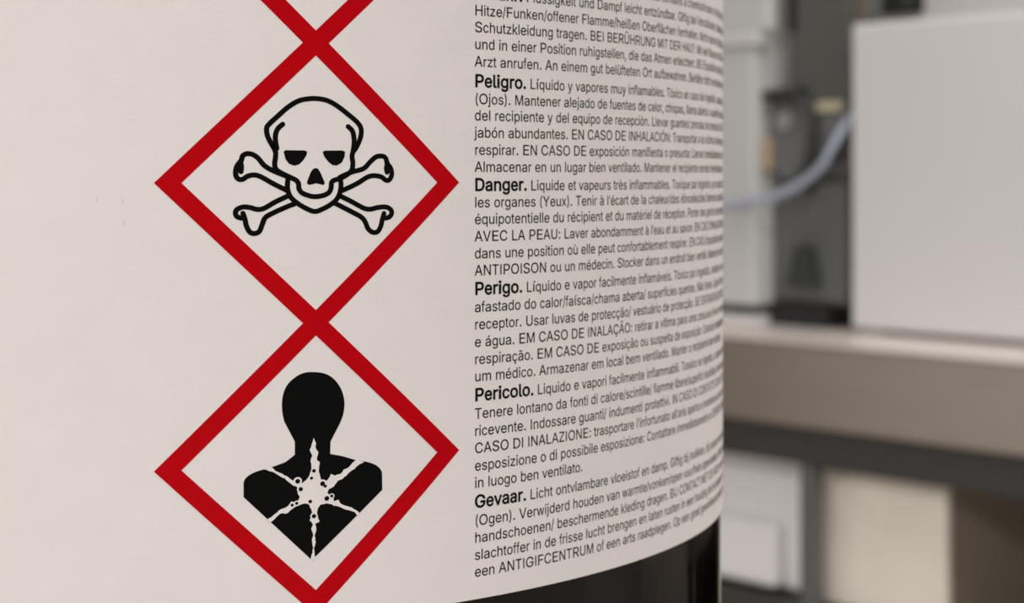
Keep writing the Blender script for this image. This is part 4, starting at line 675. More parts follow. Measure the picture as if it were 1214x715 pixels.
u 410 205,-8 237,1 267,19 279,31 289,43 293,45 294,3 297,-3 355,-4 361,-1 362,377 359,383 299,384 292,381 292,139 287,117 273,89 255,71 241,63 223,57 205,54 179,57 163,62 149,70 134,85 122,111 118,135 117,381 111,384 55,384 48,381 50,187 48,177 48,143 50,133 50,109 56,79 62,63 76,39 99,16 127,1 157,-7|11,12,13 27,28,29 27,29,30 10,11,13 10,13,14 26,27,30 26,30,31 9,10,14 26,31,32 26,32,33 26,33,34 9,14,15 25,26,34 25,34,35 9,15,16 24,25,35 24,35,36 9,16,17 23,24,36 23,36,37 9,17,5 5,17,18 22,23,37 5,18,19 22,37,38 21,22,38 5,19,20 20,21,38 5,20,38 9,5,6 4,5,38 3,4,38 3,38,39 2,3,39 1,2,39 1,39,40 9,6,7 0,1,40 0,40,41 8,9,7
v 389 223,-5 228,-4 232,2 374,372 374,378 371,382 307,383 301,380 213,138 195,80 193,82 168,162 90,378 85,382 81,383 21,383 15,380 15,374 25,346 149,22 157,1 161,-4|5,6,7 13,14,15 13,15,16 4,5,7 12,13,16 4,7,8 12,16,17 3,4,8 11,12,17 11,17,18 2,3,8 11,18,19 10,11,19 2,8,9 9,10,19 2,9,19 2,19,20 1,2,20 1,20,21 0,1,21
w 567 197,-5 203,-2 257,186 280,276 283,283 285,283 316,164 364,-2 371,-5 427,-5 433,-2 543,358 547,374 547,380 541,383 483,383 476,380 432,226 401,104 397,96 367,212 321,380 315,383 250,382 246,376 192,180 173,98 171,94 168,96 147,182 92,378 89,382 85,383 22,382 20,376 24,358 132,2 137,-4|13,14,15 13,15,16 21,22,23 31,32,33 21,23,24 30,31,33 30,33,34 12,13,16 12,16,17 20,21,24 29,30,34 20,24,5 5,24,4 4,24,25 29,34,35 11,12,17 10,11,17 29,35,36 20,5,6 3,4,25 2,3,25 10,17,18 19,20,6 1,2,25 28,29,36 1,25,26 19,6,7 10,18,19 1,26,27 10,19,7 27,28,36 1,27,36 1,36,37 9,10,7 9,7,8 0,1,37
x 379 89,-5 95,-3 163,100 189,143 285,-4 355,-5 361,-2 361,2 355,12 231,192 352,372 354,378 351,382 279,382 230,310 191,245 103,382 33,383 27,380 28,372 131,222 148,194 17,2 17,-2 19,-4|16,17,18 11,12,13 11,13,14 15,16,18 15,18,19 10,11,14 9,10,14 15,19,20 9,14,15 9,15,20 9,20,21 9,21,22 8,9,3 3,9,22 8,3,4 2,3,22 1,2,22 7,8,4 6,7,4 1,22,23 5,6,4 1,23,24 0,1,24
y 389 113,-148 141,-140 163,-126 182,-107 196,-87 212,-51 372,367 374,377 371,383 307,384 301,381 221,161 195,81 193,81 191,87 172,151 88,381 81,384 21,384 15,381 15,375 17,367 157,-1 140,-51 131,-66 121,-76 107,-83 97,-86 85,-86 67,-82 61,-82 57,-85 45,-131 45,-139 47,-143 63,-147|8,9,10 16,17,18 16,18,19 7,8,10 7,10,11 15,16,19 15,19,20 6,7,11 15,20,21 5,6,11 15,21,22 5,11,12 14,15,22 13,14,22 5,12,13 5,13,22 5,22,23 4,5,23 4,23,24 4,24,25 4,25,26 28,29,30 28,30,31 4,26,27 28,31,32 4,27,28 4,28,32 3,4,32 2,3,32 1,2,32 1,32,33 1,33,34 0,1,34 0,34,35
z 380 336,-5 342,-2 343,54 342,58 338,61 142,61 136,62 135,64 336,328 337,376 334,382 52,383 46,380 45,326 46,322 50,319 240,319 244,318 245,316 39,50 37,42 39,14 37,2 40,-4|10,11,12 9,10,12 9,12,13 8,9,13 7,8,18 18,8,17 17,8,16 16,8,13 16,13,14 16,14,15 7,18,19 6,7,19 5,6,19 3,4,5 3,5,19 2,3,19 1,2,19 1,19,20 1,20,21 1,21,22 1,22,23 0,1,23
Ã 480 82,-5 88,-2 134,128 138,137 142,139 338,139 343,134 392,-2 398,-5 460,-5 467,-2 467,2 447,58 295,472 278,512 204,513 200,512 196,506 12,2 14,-4 164,203 162,208 219,374 236,432 238,435 243,428 272,332 316,206 314,204 310,203 286,571 302,574 315,580 326,591 337,610 341,626 343,646 338,651 296,650 287,628 276,623 262,627 220,648 208,651 180,650 166,644 156,637 144,616 138,594 138,578 142,573 184,574 194,596 198,599 204,599 218,594 252,578 276,572|14,15,16 13,14,16 13,16,17 13,17,24 24,17,23 23,17,18 12,13,25 25,13,24 22,23,18 12,25,26 21,22,18 12,26,27 20,21,18 12,27,28 12,28,29 12,29,5 5,29,20 5,20,4 4,20,3 3,20,18 12,5,6 2,3,18 12,6,7 1,2,18 11,12,7 10,11,7 1,18,19 9,10,7 9,7,8 0,1,19 36,37,38 42,43,44 36,38,39 42,44,45 41,42,45 35,36,39 41,45,46 41,46,47 35,39,40 40,41,47 34,35,40 34,40,47 34,47,53 53,47,48 33,34,54 54,34,53 33,54,55 52,53,48 51,52,48 33,55,56 51,48,49 32,33,56 31,32,56 31,56,57 51,49,50 30,31,57
Ç 510 294,-149 318,-143 332,-135 339,-128 347,-116 351,-100 351,-76 347,-60 338,-47 328,-40 316,-34 289,-28 287,-24 288,-12 290,-9 316,-6 356,6 380,17 406,35 435,64 451,86 465,114 477,158 476,162 470,165 406,164 397,138 387,118 366,93 348,79 324,68 296,60 278,57 256,57 238,60 216,66 190,77 168,93 156,105 134,138 118,176 109,216 107,270 111,306 122,346 140,382 153,400 182,426 208,440 248,451 286,451 316,444 346,430 360,421 376,405 393,380 406,346 470,345 476,348 469,384 459,408 438,440 415,466 382,490 358,502 336,510 294,519 242,519 198,510 176,502 152,490 122,469 88,432 66,396 50,356 41,320 37,292 37,218 44,176 58,130 74,98 86,80 101,60 115,46 150,19 178,6 202,-2 242,-10 243,-14 237,-54 238,-66 242,-69 272,-69 286,-72 293,-76 297,-82 297,-94 293,-100 288,-103 268,-107 226,-108 223,-114 223,-142 226,-148|65,66,67 65,67,68 64,65,68 64,68,69 63,64,69 63,69,70 62,63,70 62,70,71 62,71,49 49,71,72 61,62,50 50,62,49 61,50,51 48,49,72 61,51,52 60,61,52 47,48,72 47,72,73 60,52,53 46,47,73 60,53,54 59,60,54 59,54,55 45,46,73 45,73,74 58,59,55 44,45,74 58,55,56 44,74,75 57,58,56 43,44,75 43,75,76 42,43,76 42,76,77 41,42,77 41,77,78 40,41,78 39,40,78 39,78,79 23,24,25 23,25,26 22,23,26 21,22,26 21,26,27 38,39,79 38,79,80 21,27,28 20,21,28 37,38,80 37,80,81 20,28,29 36,37,81 19,20,29 36,81,82 19,29,30 35,36,82 19,30,31 34,35,82 18,19,31 18,31,32 33,34,82 33,82,83 18,32,33 18,33,83 18,83,84 17,18,84 17,84,85 16,17,85 15,16,85 15,85,86 15,86,87 14,15,87 13,14,87 13,87,88 12,13,88 12,88,89 11,12,89 10,11,89 9,10,89 8,9,89 7,8,89 7,89,90 6,7,92 92,7,90 92,90,91 6,92,93 6,93,94 5,6,94 5,94,95 5,95,96 5,96,97 4,5,97 4,97,98 4,98,99 4,99,100 4,100,101 4,101,102 3,4,102 2,3,102 1,2,102 1,102,103 0,1,103
Ó 533 294,-10 330,-3 358,7 382,19 414,42 444,75 469,115 485,157 495,209 497,233 497,273 491,325 477,375 457,415 443,435 414,466 382,490 350,506 314,516 298,518 260,520 234,518 202,512 166,498 148,488 124,470 88,432 68,399 56,373 48,349 39,309 37,289 37,219 39,199 48,159 56,135 76,95 99,63 124,38 148,21 180,5 212,-5 236,-9 264,57 244,58 224,63 192,77 162,98 144,121 128,149 114,191 107,237 107,271 111,305 122,345 136,375 158,406 184,428 212,442 242,450 274,452 310,446 346,430 360,420 379,401 397,377 409,353 421,311 425,283 425,225 421,195 411,161 397,131 379,107 360,89 326,69 288,58 288,554 294,557 357,651 358,659 352,662 290,662 284,660 240,569 237,559 240,555|19,20,21 18,19,21 18,21,22 17,18,22 17,22,23 16,17,23 16,23,24 15,16,24 15,24,25 15,25,59 59,25,26 14,15,60 60,15,59 14,60,61 58,59,26 14,61,62 57,58,26 13,14,62 57,26,27 13,62,63 56,57,27 13,63,64 12,13,64 55,56,27 12,64,65 55,27,28 12,65,66 11,12,66 54,55,28 54,28,29 11,66,67 54,29,30 53,54,30 10,11,67 10,67,68 53,30,31 52,53,31 52,31,32 10,68,69 9,10,69 51,52,32 50,51,32 8,9,69 8,69,70 50,32,33 7,8,70 50,33,34 7,70,71 49,50,34 7,71,72 49,34,35 6,7,72 48,49,35 48,35,36 6,72,73 47,48,36 5,6,73 5,73,74 46,47,36 46,36,37 5,74,75 45,46,37 4,5,75 4,75,76 44,45,37 44,37,38 4,76,43 43,44,38 4,43,38 3,4,38 3,38,39 3,39,40 2,3,40 1,2,40 1,40,41 0,1,41 0,41,42 80,81,82 80,82,83 80,83,84 79,80,84 78,79,84 78,84,85 78,85,86 77,78,86
Ü 517 288,-11 304,-9 332,-3 364,10 397,32 420,55 436,78 448,102 456,128 461,156 461,506 458,512 396,513 392,512 389,508 389,172 380,132 368,108 362,99 338,77 320,67 296,59 260,55 222,59 208,63 186,73 172,83 153,102 136,134 129,162 129,508 126,512 122,513 62,513 56,510 55,344 57,334 57,236 55,226 55,176 57,146 64,116 72,96 86,70 102,49 124,30 148,13 174,1 202,-7 226,-11 196,569 204,571 213,576 221,584 228,596 231,604 231,620 228,630 218,645 204,654 182,657 169,654 152,641 144,626 143,604 146,594 160,577 174,569 340,569 348,571 357,576 365,584 372,596 375,604 375,618 372,630 362,645 348,654 338,657 324,657 310,652 295,640 288,626 287,602 292,590 306,576 318,569|11,12,13 31,32,33 31,33,34 10,11,13 10,13,14 30,31,34 30,34,35 10,14,15 29,30,35 9,10,15 29,35,36 29,36,37 29,37,38 29,38,39 29,39,40 9,15,16 28,29,40 8,9,16 28,40,41 27,28,41 8,16,17 7,8,17 27,41,42 7,17,18 6,7,18 26,27,42 6,18,19 26,42,43 25,26,43 5,6,19 5,19,20 24,25,43 24,43,44 5,20,21 23,24,44 5,21,22 22,23,44 4,5,22 4,22,44 4,44,45 3,4,45 3,45,46 3,46,47 2,3,47 2,47,48 1,2,48 1,48,49 0,1,49 59,60,61 58,59,61 58,61,62 57,58,62 57,62,63 56,57,63 56,63,64 55,56,64 54,55,64 54,64,65 53,54,65 53,65,66 52,53,66 52,66,67 51,52,67 50,51,67 77,78,79 77,79,80 76,77,80 76,80,81 75,76,81 75,81,82 74,75,82 74,82,83 73,74,83 72,73,83 72,83,84 71,72,84 71,84,85 70,71,85 69,70,85 69,85,86 68,69,86
ß 441 298,-10 322,-5 340,1 361,11 387,35 400,59 407,85 407,117 399,147 379,177 352,202 313,231 298,247 292,259 289,273 292,287 298,299 325,339 332,359 335,371 335,415 328,441 320,457 309,473 296,486 280,498 260,508 234,516 206,520 172,518 158,516 136,508 114,496 101,485 82,464 76,453 66,431 62,417 57,391 57,369 55,359 55,183 57,173 55,1 58,-3 62,-4 118,-4 124,-1 125,361 127,387 136,417 142,430 154,442 168,450 182,454 208,454 232,447 251,435 262,417 267,399 267,375 262,359 254,345 228,311 220,289 219,255 226,233 236,217 253,197 320,144 332,127 337,111 337,97 334,87 327,75 310,63 292,57 278,54 248,54 222,61 190,77 184,76 162,27 162,17 174,9 188,3 214,-5 236,-9|27,28,29 27,29,30 26,27,30 26,30,31 25,26,31 25,31,32 24,25,32 24,32,33 23,24,33 23,33,34 22,23,34 22,34,35 21,22,55 55,22,54 54,22,35 21,55,56 53,54,35 53,35,36 52,53,36 21,56,57 51,52,36 20,21,57 20,57,58 51,36,37 50,51,37 20,58,59 49,50,37 49,37,38 19,20,59 19,59,60 49,38,39 48,49,39 19,60,61 18,19,61 48,39,40 47,48,40 17,18,61 17,61,62 47,40,41 17,62,63 16,17,63 16,63,64 15,16,64 15,64,65 14,15,65 13,14,65 12,13,65 12,65,66 11,12,66 11,66,67 10,11,67 10,67,68 9,10,68 9,68,69 47,41,42 8,9,69 47,42,43 7,8,69 7,69,70 7,70,71 6,7,71 6,71,72 6,72,73 6,73,74 5,6,74 79,80,81 79,81,82 5,74,75 5,75,76 78,79,82 4,5,76 4,76,77 4,77,78 4,78,82 3,4,82 3,82,83 3,83,84 2,3,84 2,84,85 2,85,86 1,2,86 47,43,44 46,47,44 46,44,45 0,1,86 0,86,87
à 389 184,-12 212,-5 230,3 251,17 270,39 272,39 273,35 273,3 276,-3 334,-4 339,-3 341,1 341,257 337,293 331,313 321,331 298,356 278,370 248,382 208,388 176,388 132,380 110,372 86,357 63,337 50,319 38,295 38,289 42,286 86,273 100,271 105,273 114,289 122,299 142,314 160,322 180,326 208,326 228,322 249,311 261,297 269,279 271,265 271,251 266,242 260,237 234,231 150,220 112,212 94,206 76,198 62,188 44,169 36,157 28,129 27,87 34,61 42,45 53,29 64,19 80,7 96,-1 132,-11 150,51 134,55 112,67 100,85 96,107 100,125 108,138 124,150 162,162 228,171 266,180 270,179 271,131 269,119 263,101 250,83 240,73 226,63 202,53 188,50 212,424 217,425 219,429 173,529 166,532 100,532 98,525 104,513 158,431 164,425|18,19,20 18,20,21 17,18,21 17,21,22 17,22,23 16,17,23 16,23,24 15,16,24 15,24,36 36,24,25 14,15,37 37,15,36 14,37,38 35,36,25 14,38,39 34,35,25 34,25,26 33,34,26 13,14,39 13,39,40 32,33,26 13,40,41 32,26,27 12,13,41 31,32,27 31,27,28 31,28,29 12,41,42 30,31,29 12,42,43 11,12,43 11,43,44 11,44,45 11,45,74 74,45,46 74,46,47 74,47,73 73,47,48 73,48,49 73,49,50 73,50,51 73,51,52 72,73,52 11,74,75 71,72,52 71,52,53 70,71,53 70,53,54 69,70,54 68,69,54 11,75,76 68,54,55 67,68,55 11,76,77 66,67,55 11,77,78 66,55,56 65,66,56 11,78,79 11,79,5 5,79,80 64,65,56 5,80,81 64,56,57 63,64,57 5,81,82 82,63,57 5,82,57 5,57,4 4,57,58 11,5,6 3,4,58 11,6,7 3,58,59 3,59,60 2,3,60 2,60,61 11,7,8 1,2,61 10,11,8 1,61,62 9,10,8 0,1,62 86,87,88 86,88,89 85,86,89 85,89,90 85,90,91 85,91,92 84,85,92 83,84,92
á 389 184,-12 212,-5 230,3 251,17 270,39 272,39 273,35 273,3 276,-3 334,-4 339,-3 341,1 341,257 337,293 331,313 321,331 298,356 278,370 248,382 208,388 176,388 132,380 110,372 86,357 63,337 50,319 38,295 38,289 42,286 86,273 100,271 105,273 114,289 122,299 142,314 160,322 180,326 208,326 228,322 249,311 261,297 269,279 271,265 271,251 266,242 260,237 234,231 150,220 112,212 94,206 76,198 62,188 44,169 36,157 28,129 27,87 34,61 42,45 53,29 64,19 80,7 96,-1 132,-11 150,51 134,55 112,67 100,85 96,107 100,125 108,138 124,150 162,162 228,171 266,180 270,179 271,131 269,119 263,101 250,83 240,73 226,63 202,53 188,50 210,424 216,427 279,521 280,530 274,532 212,532 206,530 160,435 160,429 162,425|18,19,20 18,20,21 17,18,21 17,21,22 17,22,23 16,17,23 16,23,24 15,16,24 15,24,36 36,24,25 14,15,37 37,15,36 14,37,38 35,36,25 14,38,39 34,35,25 34,25,26 33,34,26 13,14,39 13,39,40 32,33,26 13,40,41 32,26,27 12,13,41 31,32,27 31,27,28 31,28,29 12,41,42 30,31,29 12,42,43 11,12,43 11,43,44 11,44,45 11,45,74 74,45,46 74,46,47 74,47,73 73,47,48 73,48,49 73,49,50 73,50,51 73,51,52 72,73,52 11,74,75 71,72,52 71,52,53 70,71,53 70,53,54 69,70,54 68,69,54 11,75,76 68,54,55 67,68,55 11,76,77 66,67,55 11,77,78 66,55,56 65,66,56 11,78,79 11,79,5 5,79,80 64,65,56 5,80,81 64,56,57 63,64,57 5,81,82 82,63,57 5,82,57 5,57,4 4,57,58 11,5,6 3,4,58 11,6,7 3,58,59 3,59,60 2,3,60 2,60,61 11,7,8 1,2,61 10,11,8 1,61,62 9,10,8 0,1,62 86,87,88 86,88,89 85,86,89 85,89,90 84,85,90 84,90,91 84,91,92 83,84,92
ã 389 184,-12 212,-5 230,3 251,17 270,39 272,39 273,35 273,3 276,-3 334,-4 339,-3 341,1 341,257 337,293 331,313 321,331 298,356 278,370 248,382 208,388 176,388 132,380 110,372 86,357 63,337 50,319 38,295 38,289 42,286 86,273 100,271 105,273 114,289 122,299 142,314 160,322 180,326 208,326 228,322 249,311 261,297 269,279 271,265 271,251 266,242 260,237 234,231 150,220 112,212 94,206 76,198 62,188 44,169 36,157 28,129 27,87 34,61 42,45 53,29 64,19 80,7 96,-1 132,-11 150,51 134,55 112,67 100,85 96,107 100,125 108,138 124,150 162,162 228,171 266,180 270,179 271,131 269,119 263,101 250,83 240,73 226,63 202,53 188,50 242,442 252,445 264,451 275,461 285,477 291,501 291,515 286,520 244,520 237,499 232,495 228,494 218,495 166,520 152,522 138,522 126,520 116,515 100,500 92,483 88,467 86,449 90,445 134,445 144,467 152,470 210,445 220,443|18,19,20 18,20,21 17,18,21 17,21,22 17,22,23 16,17,23 16,23,24 15,16,24 15,24,36 36,24,25 14,15,37 37,15,36 14,37,38 35,36,25 14,38,39 34,35,25 34,25,26 33,34,26 13,14,39 13,39,40 32,33,26 13,40,41 32,26,27 12,13,41 31,32,27 31,27,28 31,28,29 12,41,42 30,31,29 12,42,43 11,12,43 11,43,44 11,44,45 11,45,74 74,45,46 74,46,47 74,47,73 73,47,48 73,48,49 73,49,50 73,50,51 73,51,52 72,73,52 11,74,75 71,72,52 71,52,53 70,71,53 70,53,54 69,70,54 68,69,54 11,75,76 68,54,55 67,68,55 11,76,77 66,67,55 11,77,78 66,55,56 65,66,56 11,78,79 11,79,5 5,79,80 64,65,56 5,80,81 64,56,57 63,64,57 5,81,82 82,63,57 5,82,57 5,57,4 4,57,58 11,5,6 3,4,58 11,6,7 3,58,59 3,59,60 2,3,60 2,60,61 11,7,8 1,2,61 10,11,8 1,61,62 9,10,8 0,1,62 96,97,98 96,98,99 89,90,91 89,91,92 95,96,99 95,99,100 88,89,92 95,100,101 87,88,92 95,101,102 87,92,93 87,93,94 94,95,102 87,94,102 87,102,103 86,87,108 108,87,103 86,108,109 107,108,103 106,107,103 106,103,104 85,86,109 84,85,109 106,104,105 83,84,109 83,109,110
ä 389 184,-12 212,-5 230,3 251,17 270,39 272,39 273,35 273,3 276,-3 334,-4 339,-3 341,1 341,257 337,293 331,313 321,331 298,356 278,370 248,382 208,388 176,388 132,380 110,372 86,357 63,337 50,319 38,295 38,289 42,286 86,273 100,271 105,273 114,289 122,299 142,314 160,322 180,326 208,326 228,322 249,311 261,297 269,279 271,265 271,251 266,242 260,237 234,231 150,220 112,212 94,206 76,198 62,188 44,169 36,157 28,129 27,87 34,61 42,45 53,29 64,19 80,7 96,-1 132,-11 150,51 134,55 112,67 100,85 96,107 100,125 108,138 124,150 162,162 228,171 266,180 270,179 271,131 269,119 263,101 250,83 240,73 226,63 202,53 188,50 126,439 144,447 153,455 161,471 161,493 155,507 141,521 130,526 106,526 94,522 78,506 74,495 74,473 78,461 90,447 108,439 266,439 280,443 293,451 303,465 305,475 305,489 301,503 288,518 274,526 250,526 238,522 228,513 222,505 218,495 218,471 224,457 238,444 252,439|18,19,20 18,20,21 17,18,21 17,21,22 17,22,23 16,17,23 16,23,24 15,16,24 15,24,36 36,24,25 14,15,37 37,15,36 14,37,38 35,36,25 14,38,39 34,35,25 34,25,26 33,34,26 13,14,39 13,39,40 32,33,26 13,40,41 32,26,27 12,13,41 31,32,27 31,27,28 31,28,29 12,41,42 30,31,29 12,42,43 11,12,43 11,43,44 11,44,45 11,45,74 74,45,46 74,46,47 74,47,73 73,47,48 73,48,49 73,49,50 73,50,51 73,51,52 72,73,52 11,74,75 71,72,52 71,52,53 70,71,53 70,53,54 69,70,54 68,69,54 11,75,76 68,54,55 67,68,55 11,76,77 66,67,55 11,77,78 66,55,56 65,66,56 11,78,79 11,79,5 5,79,80 64,65,56 5,80,81 64,56,57 63,64,57 5,81,82 82,63,57 5,82,57 5,57,4 4,57,58 11,5,6 3,4,58 11,6,7 3,58,59 3,59,60 2,3,60 2,60,61 11,7,8 1,2,61 10,11,8 1,61,62 9,10,8 0,1,62 89,90,91 89,91,92 89,92,93 88,89,93 87,88,93 87,93,94 87,94,95 86,87,95 86,95,96 85,86,96 85,96,97 84,85,97 83,84,97 83,97,98 106,107,108 106,108,109 106,109,110 105,106,110 105,110,111 105,111,112 104,105,112 104,112,113 103,104,113 102,103,113 102,113,114 101,102,114 101,114,115 100,101,115 100,115,116 99,100,116
ç 396 234,-146 248,-143 268,-135 281,-125 289,-111 293,-93 293,-75 287,-55 274,-40 266,-34 250,-28 231,-25 229,-15 234,-10 262,-5 278,1 302,13 320,26 337,43 353,65 361,81 367,101 365,105 360,108 312,120 304,120 300,117 293,99 283,83 270,71 254,61 238,55 218,50 200,50 170,57 148,69 132,85 118,107 108,133 101,163 101,211 106,235 114,259 128,285 146,306 162,316 178,322 200,326 214,326 238,322 265,309 278,298 286,288 298,263 302,259 318,261 356,271 364,275 365,283 349,317 337,333 320,350 298,366 278,376 244,386 226,388 190,388 154,382 128,372 98,352 74,328 52,293 40,261 31,217 31,157 36,129 50,87 66,59 98,24 114,13 142,-1 160,-7 178,-10 182,-13 183,-23 177,-59 180,-65 214,-66 228,-68 235,-73 239,-79 239,-87 236,-95 230,-100 208,-104 170,-104 166,-107 166,-143 170,-146 196,-147|64,65,66 64,66,67 63,64,67 63,67,68 62,63,68 62,68,69 61,62,69 61,69,70 60,61,70 59,60,48 48,60,70 48,70,47 47,70,46 46,70,71 59,48,49 59,49,50 45,46,71 58,59,50 44,45,71 58,50,51 43,44,71 58,51,52 43,71,72 58,52,53 42,43,72 57,58,53 56,57,53 55,56,53 55,53,54 42,72,73 41,42,73 40,41,73 40,73,74 39,40,74 38,39,74 38,74,75 37,38,75 37,75,76 23,24,25 23,25,26 23,26,27 22,23,27 36,37,76 21,22,27 20,21,27 20,27,28 36,76,77 35,36,77 20,28,29 19,20,29 19,29,30 34,35,77 18,19,30 18,30,31 34,77,78 33,34,78 18,31,32 18,32,33 18,33,78 17,18,78 16,17,78 16,78,79 15,16,79 15,79,80 14,15,80 14,80,81 13,14,81 13,81,82 12,13,82 12,82,83 12,83,84 11,12,84 11,84,85 10,11,85 9,10,85 8,9,85 7,8,85 6,7,85 6,85,87 87,85,86 6,87,88 6,88,89 6,89,90 5,6,90 5,90,91 5,91,92 4,5,92 4,92,93 4,93,94 4,94,95 4,95,96 4,96,97 3,4,97 2,3,97 1,2,97 0,1,97 0,97,98 99,0,98
è 404 240,-11 264,-7 296,5 325,24 345,44 359,64 369,90 367,94 362,96 314,108 306,109 300,104 295,92 283,76 262,61 230,51 196,51 170,57 144,71 127,88 116,106 106,132 101,152 102,162 104,164 368,165 374,168 375,216 369,260 359,290 339,326 322,345 286,370 262,380 216,389 190,389 154,382 128,372 97,352 68,320 50,288 40,262 31,218 31,156 35,130 46,96 60,68 77,44 88,33 116,11 136,1 160,-7 182,-11 104,225 101,230 108,256 120,280 134,298 144,306 164,318 186,325 204,327 224,325 240,320 260,310 272,301 291,274 299,254 303,234 302,227 298,225 226,425 230,426 233,430 231,438 186,530 180,533 114,532 111,528 112,523 178,426|33,34,35 33,35,36 33,36,37 32,33,37 32,37,38 31,32,38 31,38,39 30,31,61 61,31,39 30,61,62 60,61,39 29,30,62 29,62,63 59,60,39 29,63,64 59,39,40 58,59,40 29,64,65 57,58,40 29,65,66 56,57,40 28,29,66 56,40,41 55,56,41 28,66,67 55,41,42 27,28,67 54,55,42 27,67,68 27,68,69 53,54,42 27,69,70 27,70,53 27,53,42 27,42,43 26,27,24 24,27,43 25,26,24 23,24,43 22,23,43 22,43,44 21,22,44 20,21,44 20,44,45 9,10,11 8,9,11 19,20,45 8,11,12 7,8,12 19,45,46 6,7,12 6,12,13 5,6,13 18,19,46 5,13,14 17,18,46 17,46,47 4,5,14 4,14,15 16,17,47 4,15,16 4,16,47 3,4,47 3,47,48 3,48,49 2,3,49 2,49,50 1,2,50 1,50,51 0,1,51 0,51,52 75,76,77 75,77,78 74,75,78 74,78,79 74,79,80 73,74,80 72,73,80 71,72,80
é 404 240,-11 264,-7 296,5 325,24 345,44 359,64 369,90 367,94 362,96 314,108 306,109 300,104 295,92 283,76 262,61 230,51 196,51 170,57 144,71 127,88 116,106 106,132 101,152 102,162 104,164 368,165 374,168 375,216 369,260 359,290 339,326 322,345 286,370 262,380 216,389 190,389 154,382 128,372 97,352 68,320 50,288 40,262 31,218 31,156 35,130 46,96 60,68 77,44 88,33 116,11 136,1 160,-7 182,-11 104,225 101,230 108,256 120,280 134,298 144,306 164,318 186,325 204,327 224,325 240,320 260,310 272,301 291,274 299,254 303,234 302,227 298,225 224,425 230,427 289,514 294,524 294,530 288,533 226,533 220,530 178,442 174,430 176,426|33,34,35 33,35,36 33,36,37 32,33,37 32,37,38 31,32,38 31,38,39 30,31,61 61,31,39 30,61,62 60,61,39 29,30,62 29,62,63 59,60,39 29,63,64 59,39,40 58,59,40 29,64,65 57,58,40 29,65,66 56,57,40 28,29,66 56,40,41 55,56,41 28,66,67 55,41,42 27,28,67 54,55,42 27,67,68 27,68,69 53,54,42 27,69,70 27,70,53 27,53,42 27,42,43 26,27,24 24,27,43 25,26,24 23,24,43 22,23,43 22,43,44 21,22,44 20,21,44 20,44,45 9,10,11 8,9,11 19,20,45 8,11,12 7,8,12 19,45,46 6,7,12 6,12,13 5,6,13 18,19,46 5,13,14 17,18,46 17,46,47 4,5,14 4,14,15 16,17,47 4,15,16 4,16,47 3,4,47 3,47,48 3,48,49 2,3,49 2,49,50 1,2,50 1,50,51 0,1,51 0,51,52 75,76,77 75,77,78 74,75,78 74,78,79 73,74,79 72,73,79 72,79,80 72,80,81 71,72,81
ê 404 240,-11 264,-7 296,5 325,24 345,44 359,64 369,90 367,94 362,96 314,108 306,109 300,104 295,92 283,76 262,61 230,51 196,51 170,57 144,71 127,88 116,106 106,132 101,152 102,162 104,164 368,165 374,168 375,216 369,260 359,290 339,326 322,345 286,370 262,380 216,389 190,389 154,382 128,372 97,352 68,320 50,288 40,262 31,218 31,156 35,130 46,96 60,68 77,44 88,33 116,11 136,1 160,-7 182,-11 104,225 101,230 108,256 120,280 134,298 144,306 164,318 186,325 204,327 224,325 240,320 260,310 272,301 291,274 299,254 303,234 302,227 298,225 156,432 193,476 204,486 211,480 250,432 310,431 316,434 317,438 312,446 297,464 250,517 234,532 176,533 168,529 93,444 91,438 94,432|33,34,35 33,35,36 33,36,37 32,33,37 32,37,38 31,32,38 31,38,39 30,31,61 61,31,39 30,61,62 60,61,39 29,30,62 29,62,63 59,60,39 29,63,64 59,39,40 58,59,40 29,64,65 57,58,40 29,65,66 56,57,40 28,29,66 56,40,41 55,56,41 28,66,67 55,41,42 27,28,67 54,55,42 27,67,68 27,68,69 53,54,42 27,69,70 27,70,53 27,53,42 27,42,43 26,27,24 24,27,43 25,26,24 23,24,43 22,23,43 22,43,44 21,22,44 20,21,44 20,44,45 9,10,11 8,9,11 19,20,45 8,11,12 7,8,12 19,45,46 6,7,12 6,12,13 5,6,13 18,19,46 5,13,14 17,18,46 17,46,47 4,5,14 4,14,15 16,17,47 4,15,16 4,16,47 3,4,47 3,47,48 3,48,49 2,3,49 2,49,50 1,2,50 1,50,51 0,1,51 0,51,52 82,83,84 81,82,84 81,84,85 80,81,73 73,81,85 80,73,74 72,73,85 80,74,75 71,72,85 79,80,75 78,79,75 71,85,86 77,78,75 71,86,87 76,77,75
í 167 111,-5 115,-4 117,0 118,376 117,380 113,383 55,383 50,382 48,378 48,320 50,310 50,70 48,60 48,2 51,-4 105,425 111,427 174,522 175,526 175,530 169,533 107,533 101,530 54,434 54,430 57,426|4,5,6 4,6,7 4,7,8 3,4,8 3,8,9 2,3,9 2,9,10 2,10,11 2,11,12 2,12,13 2,13,14 1,2,14 0,1,14 19,20,21 19,21,22 18,19,22 18,22,23 17,18,23 16,17,23 16,23,24 16,24,25 15,16,25
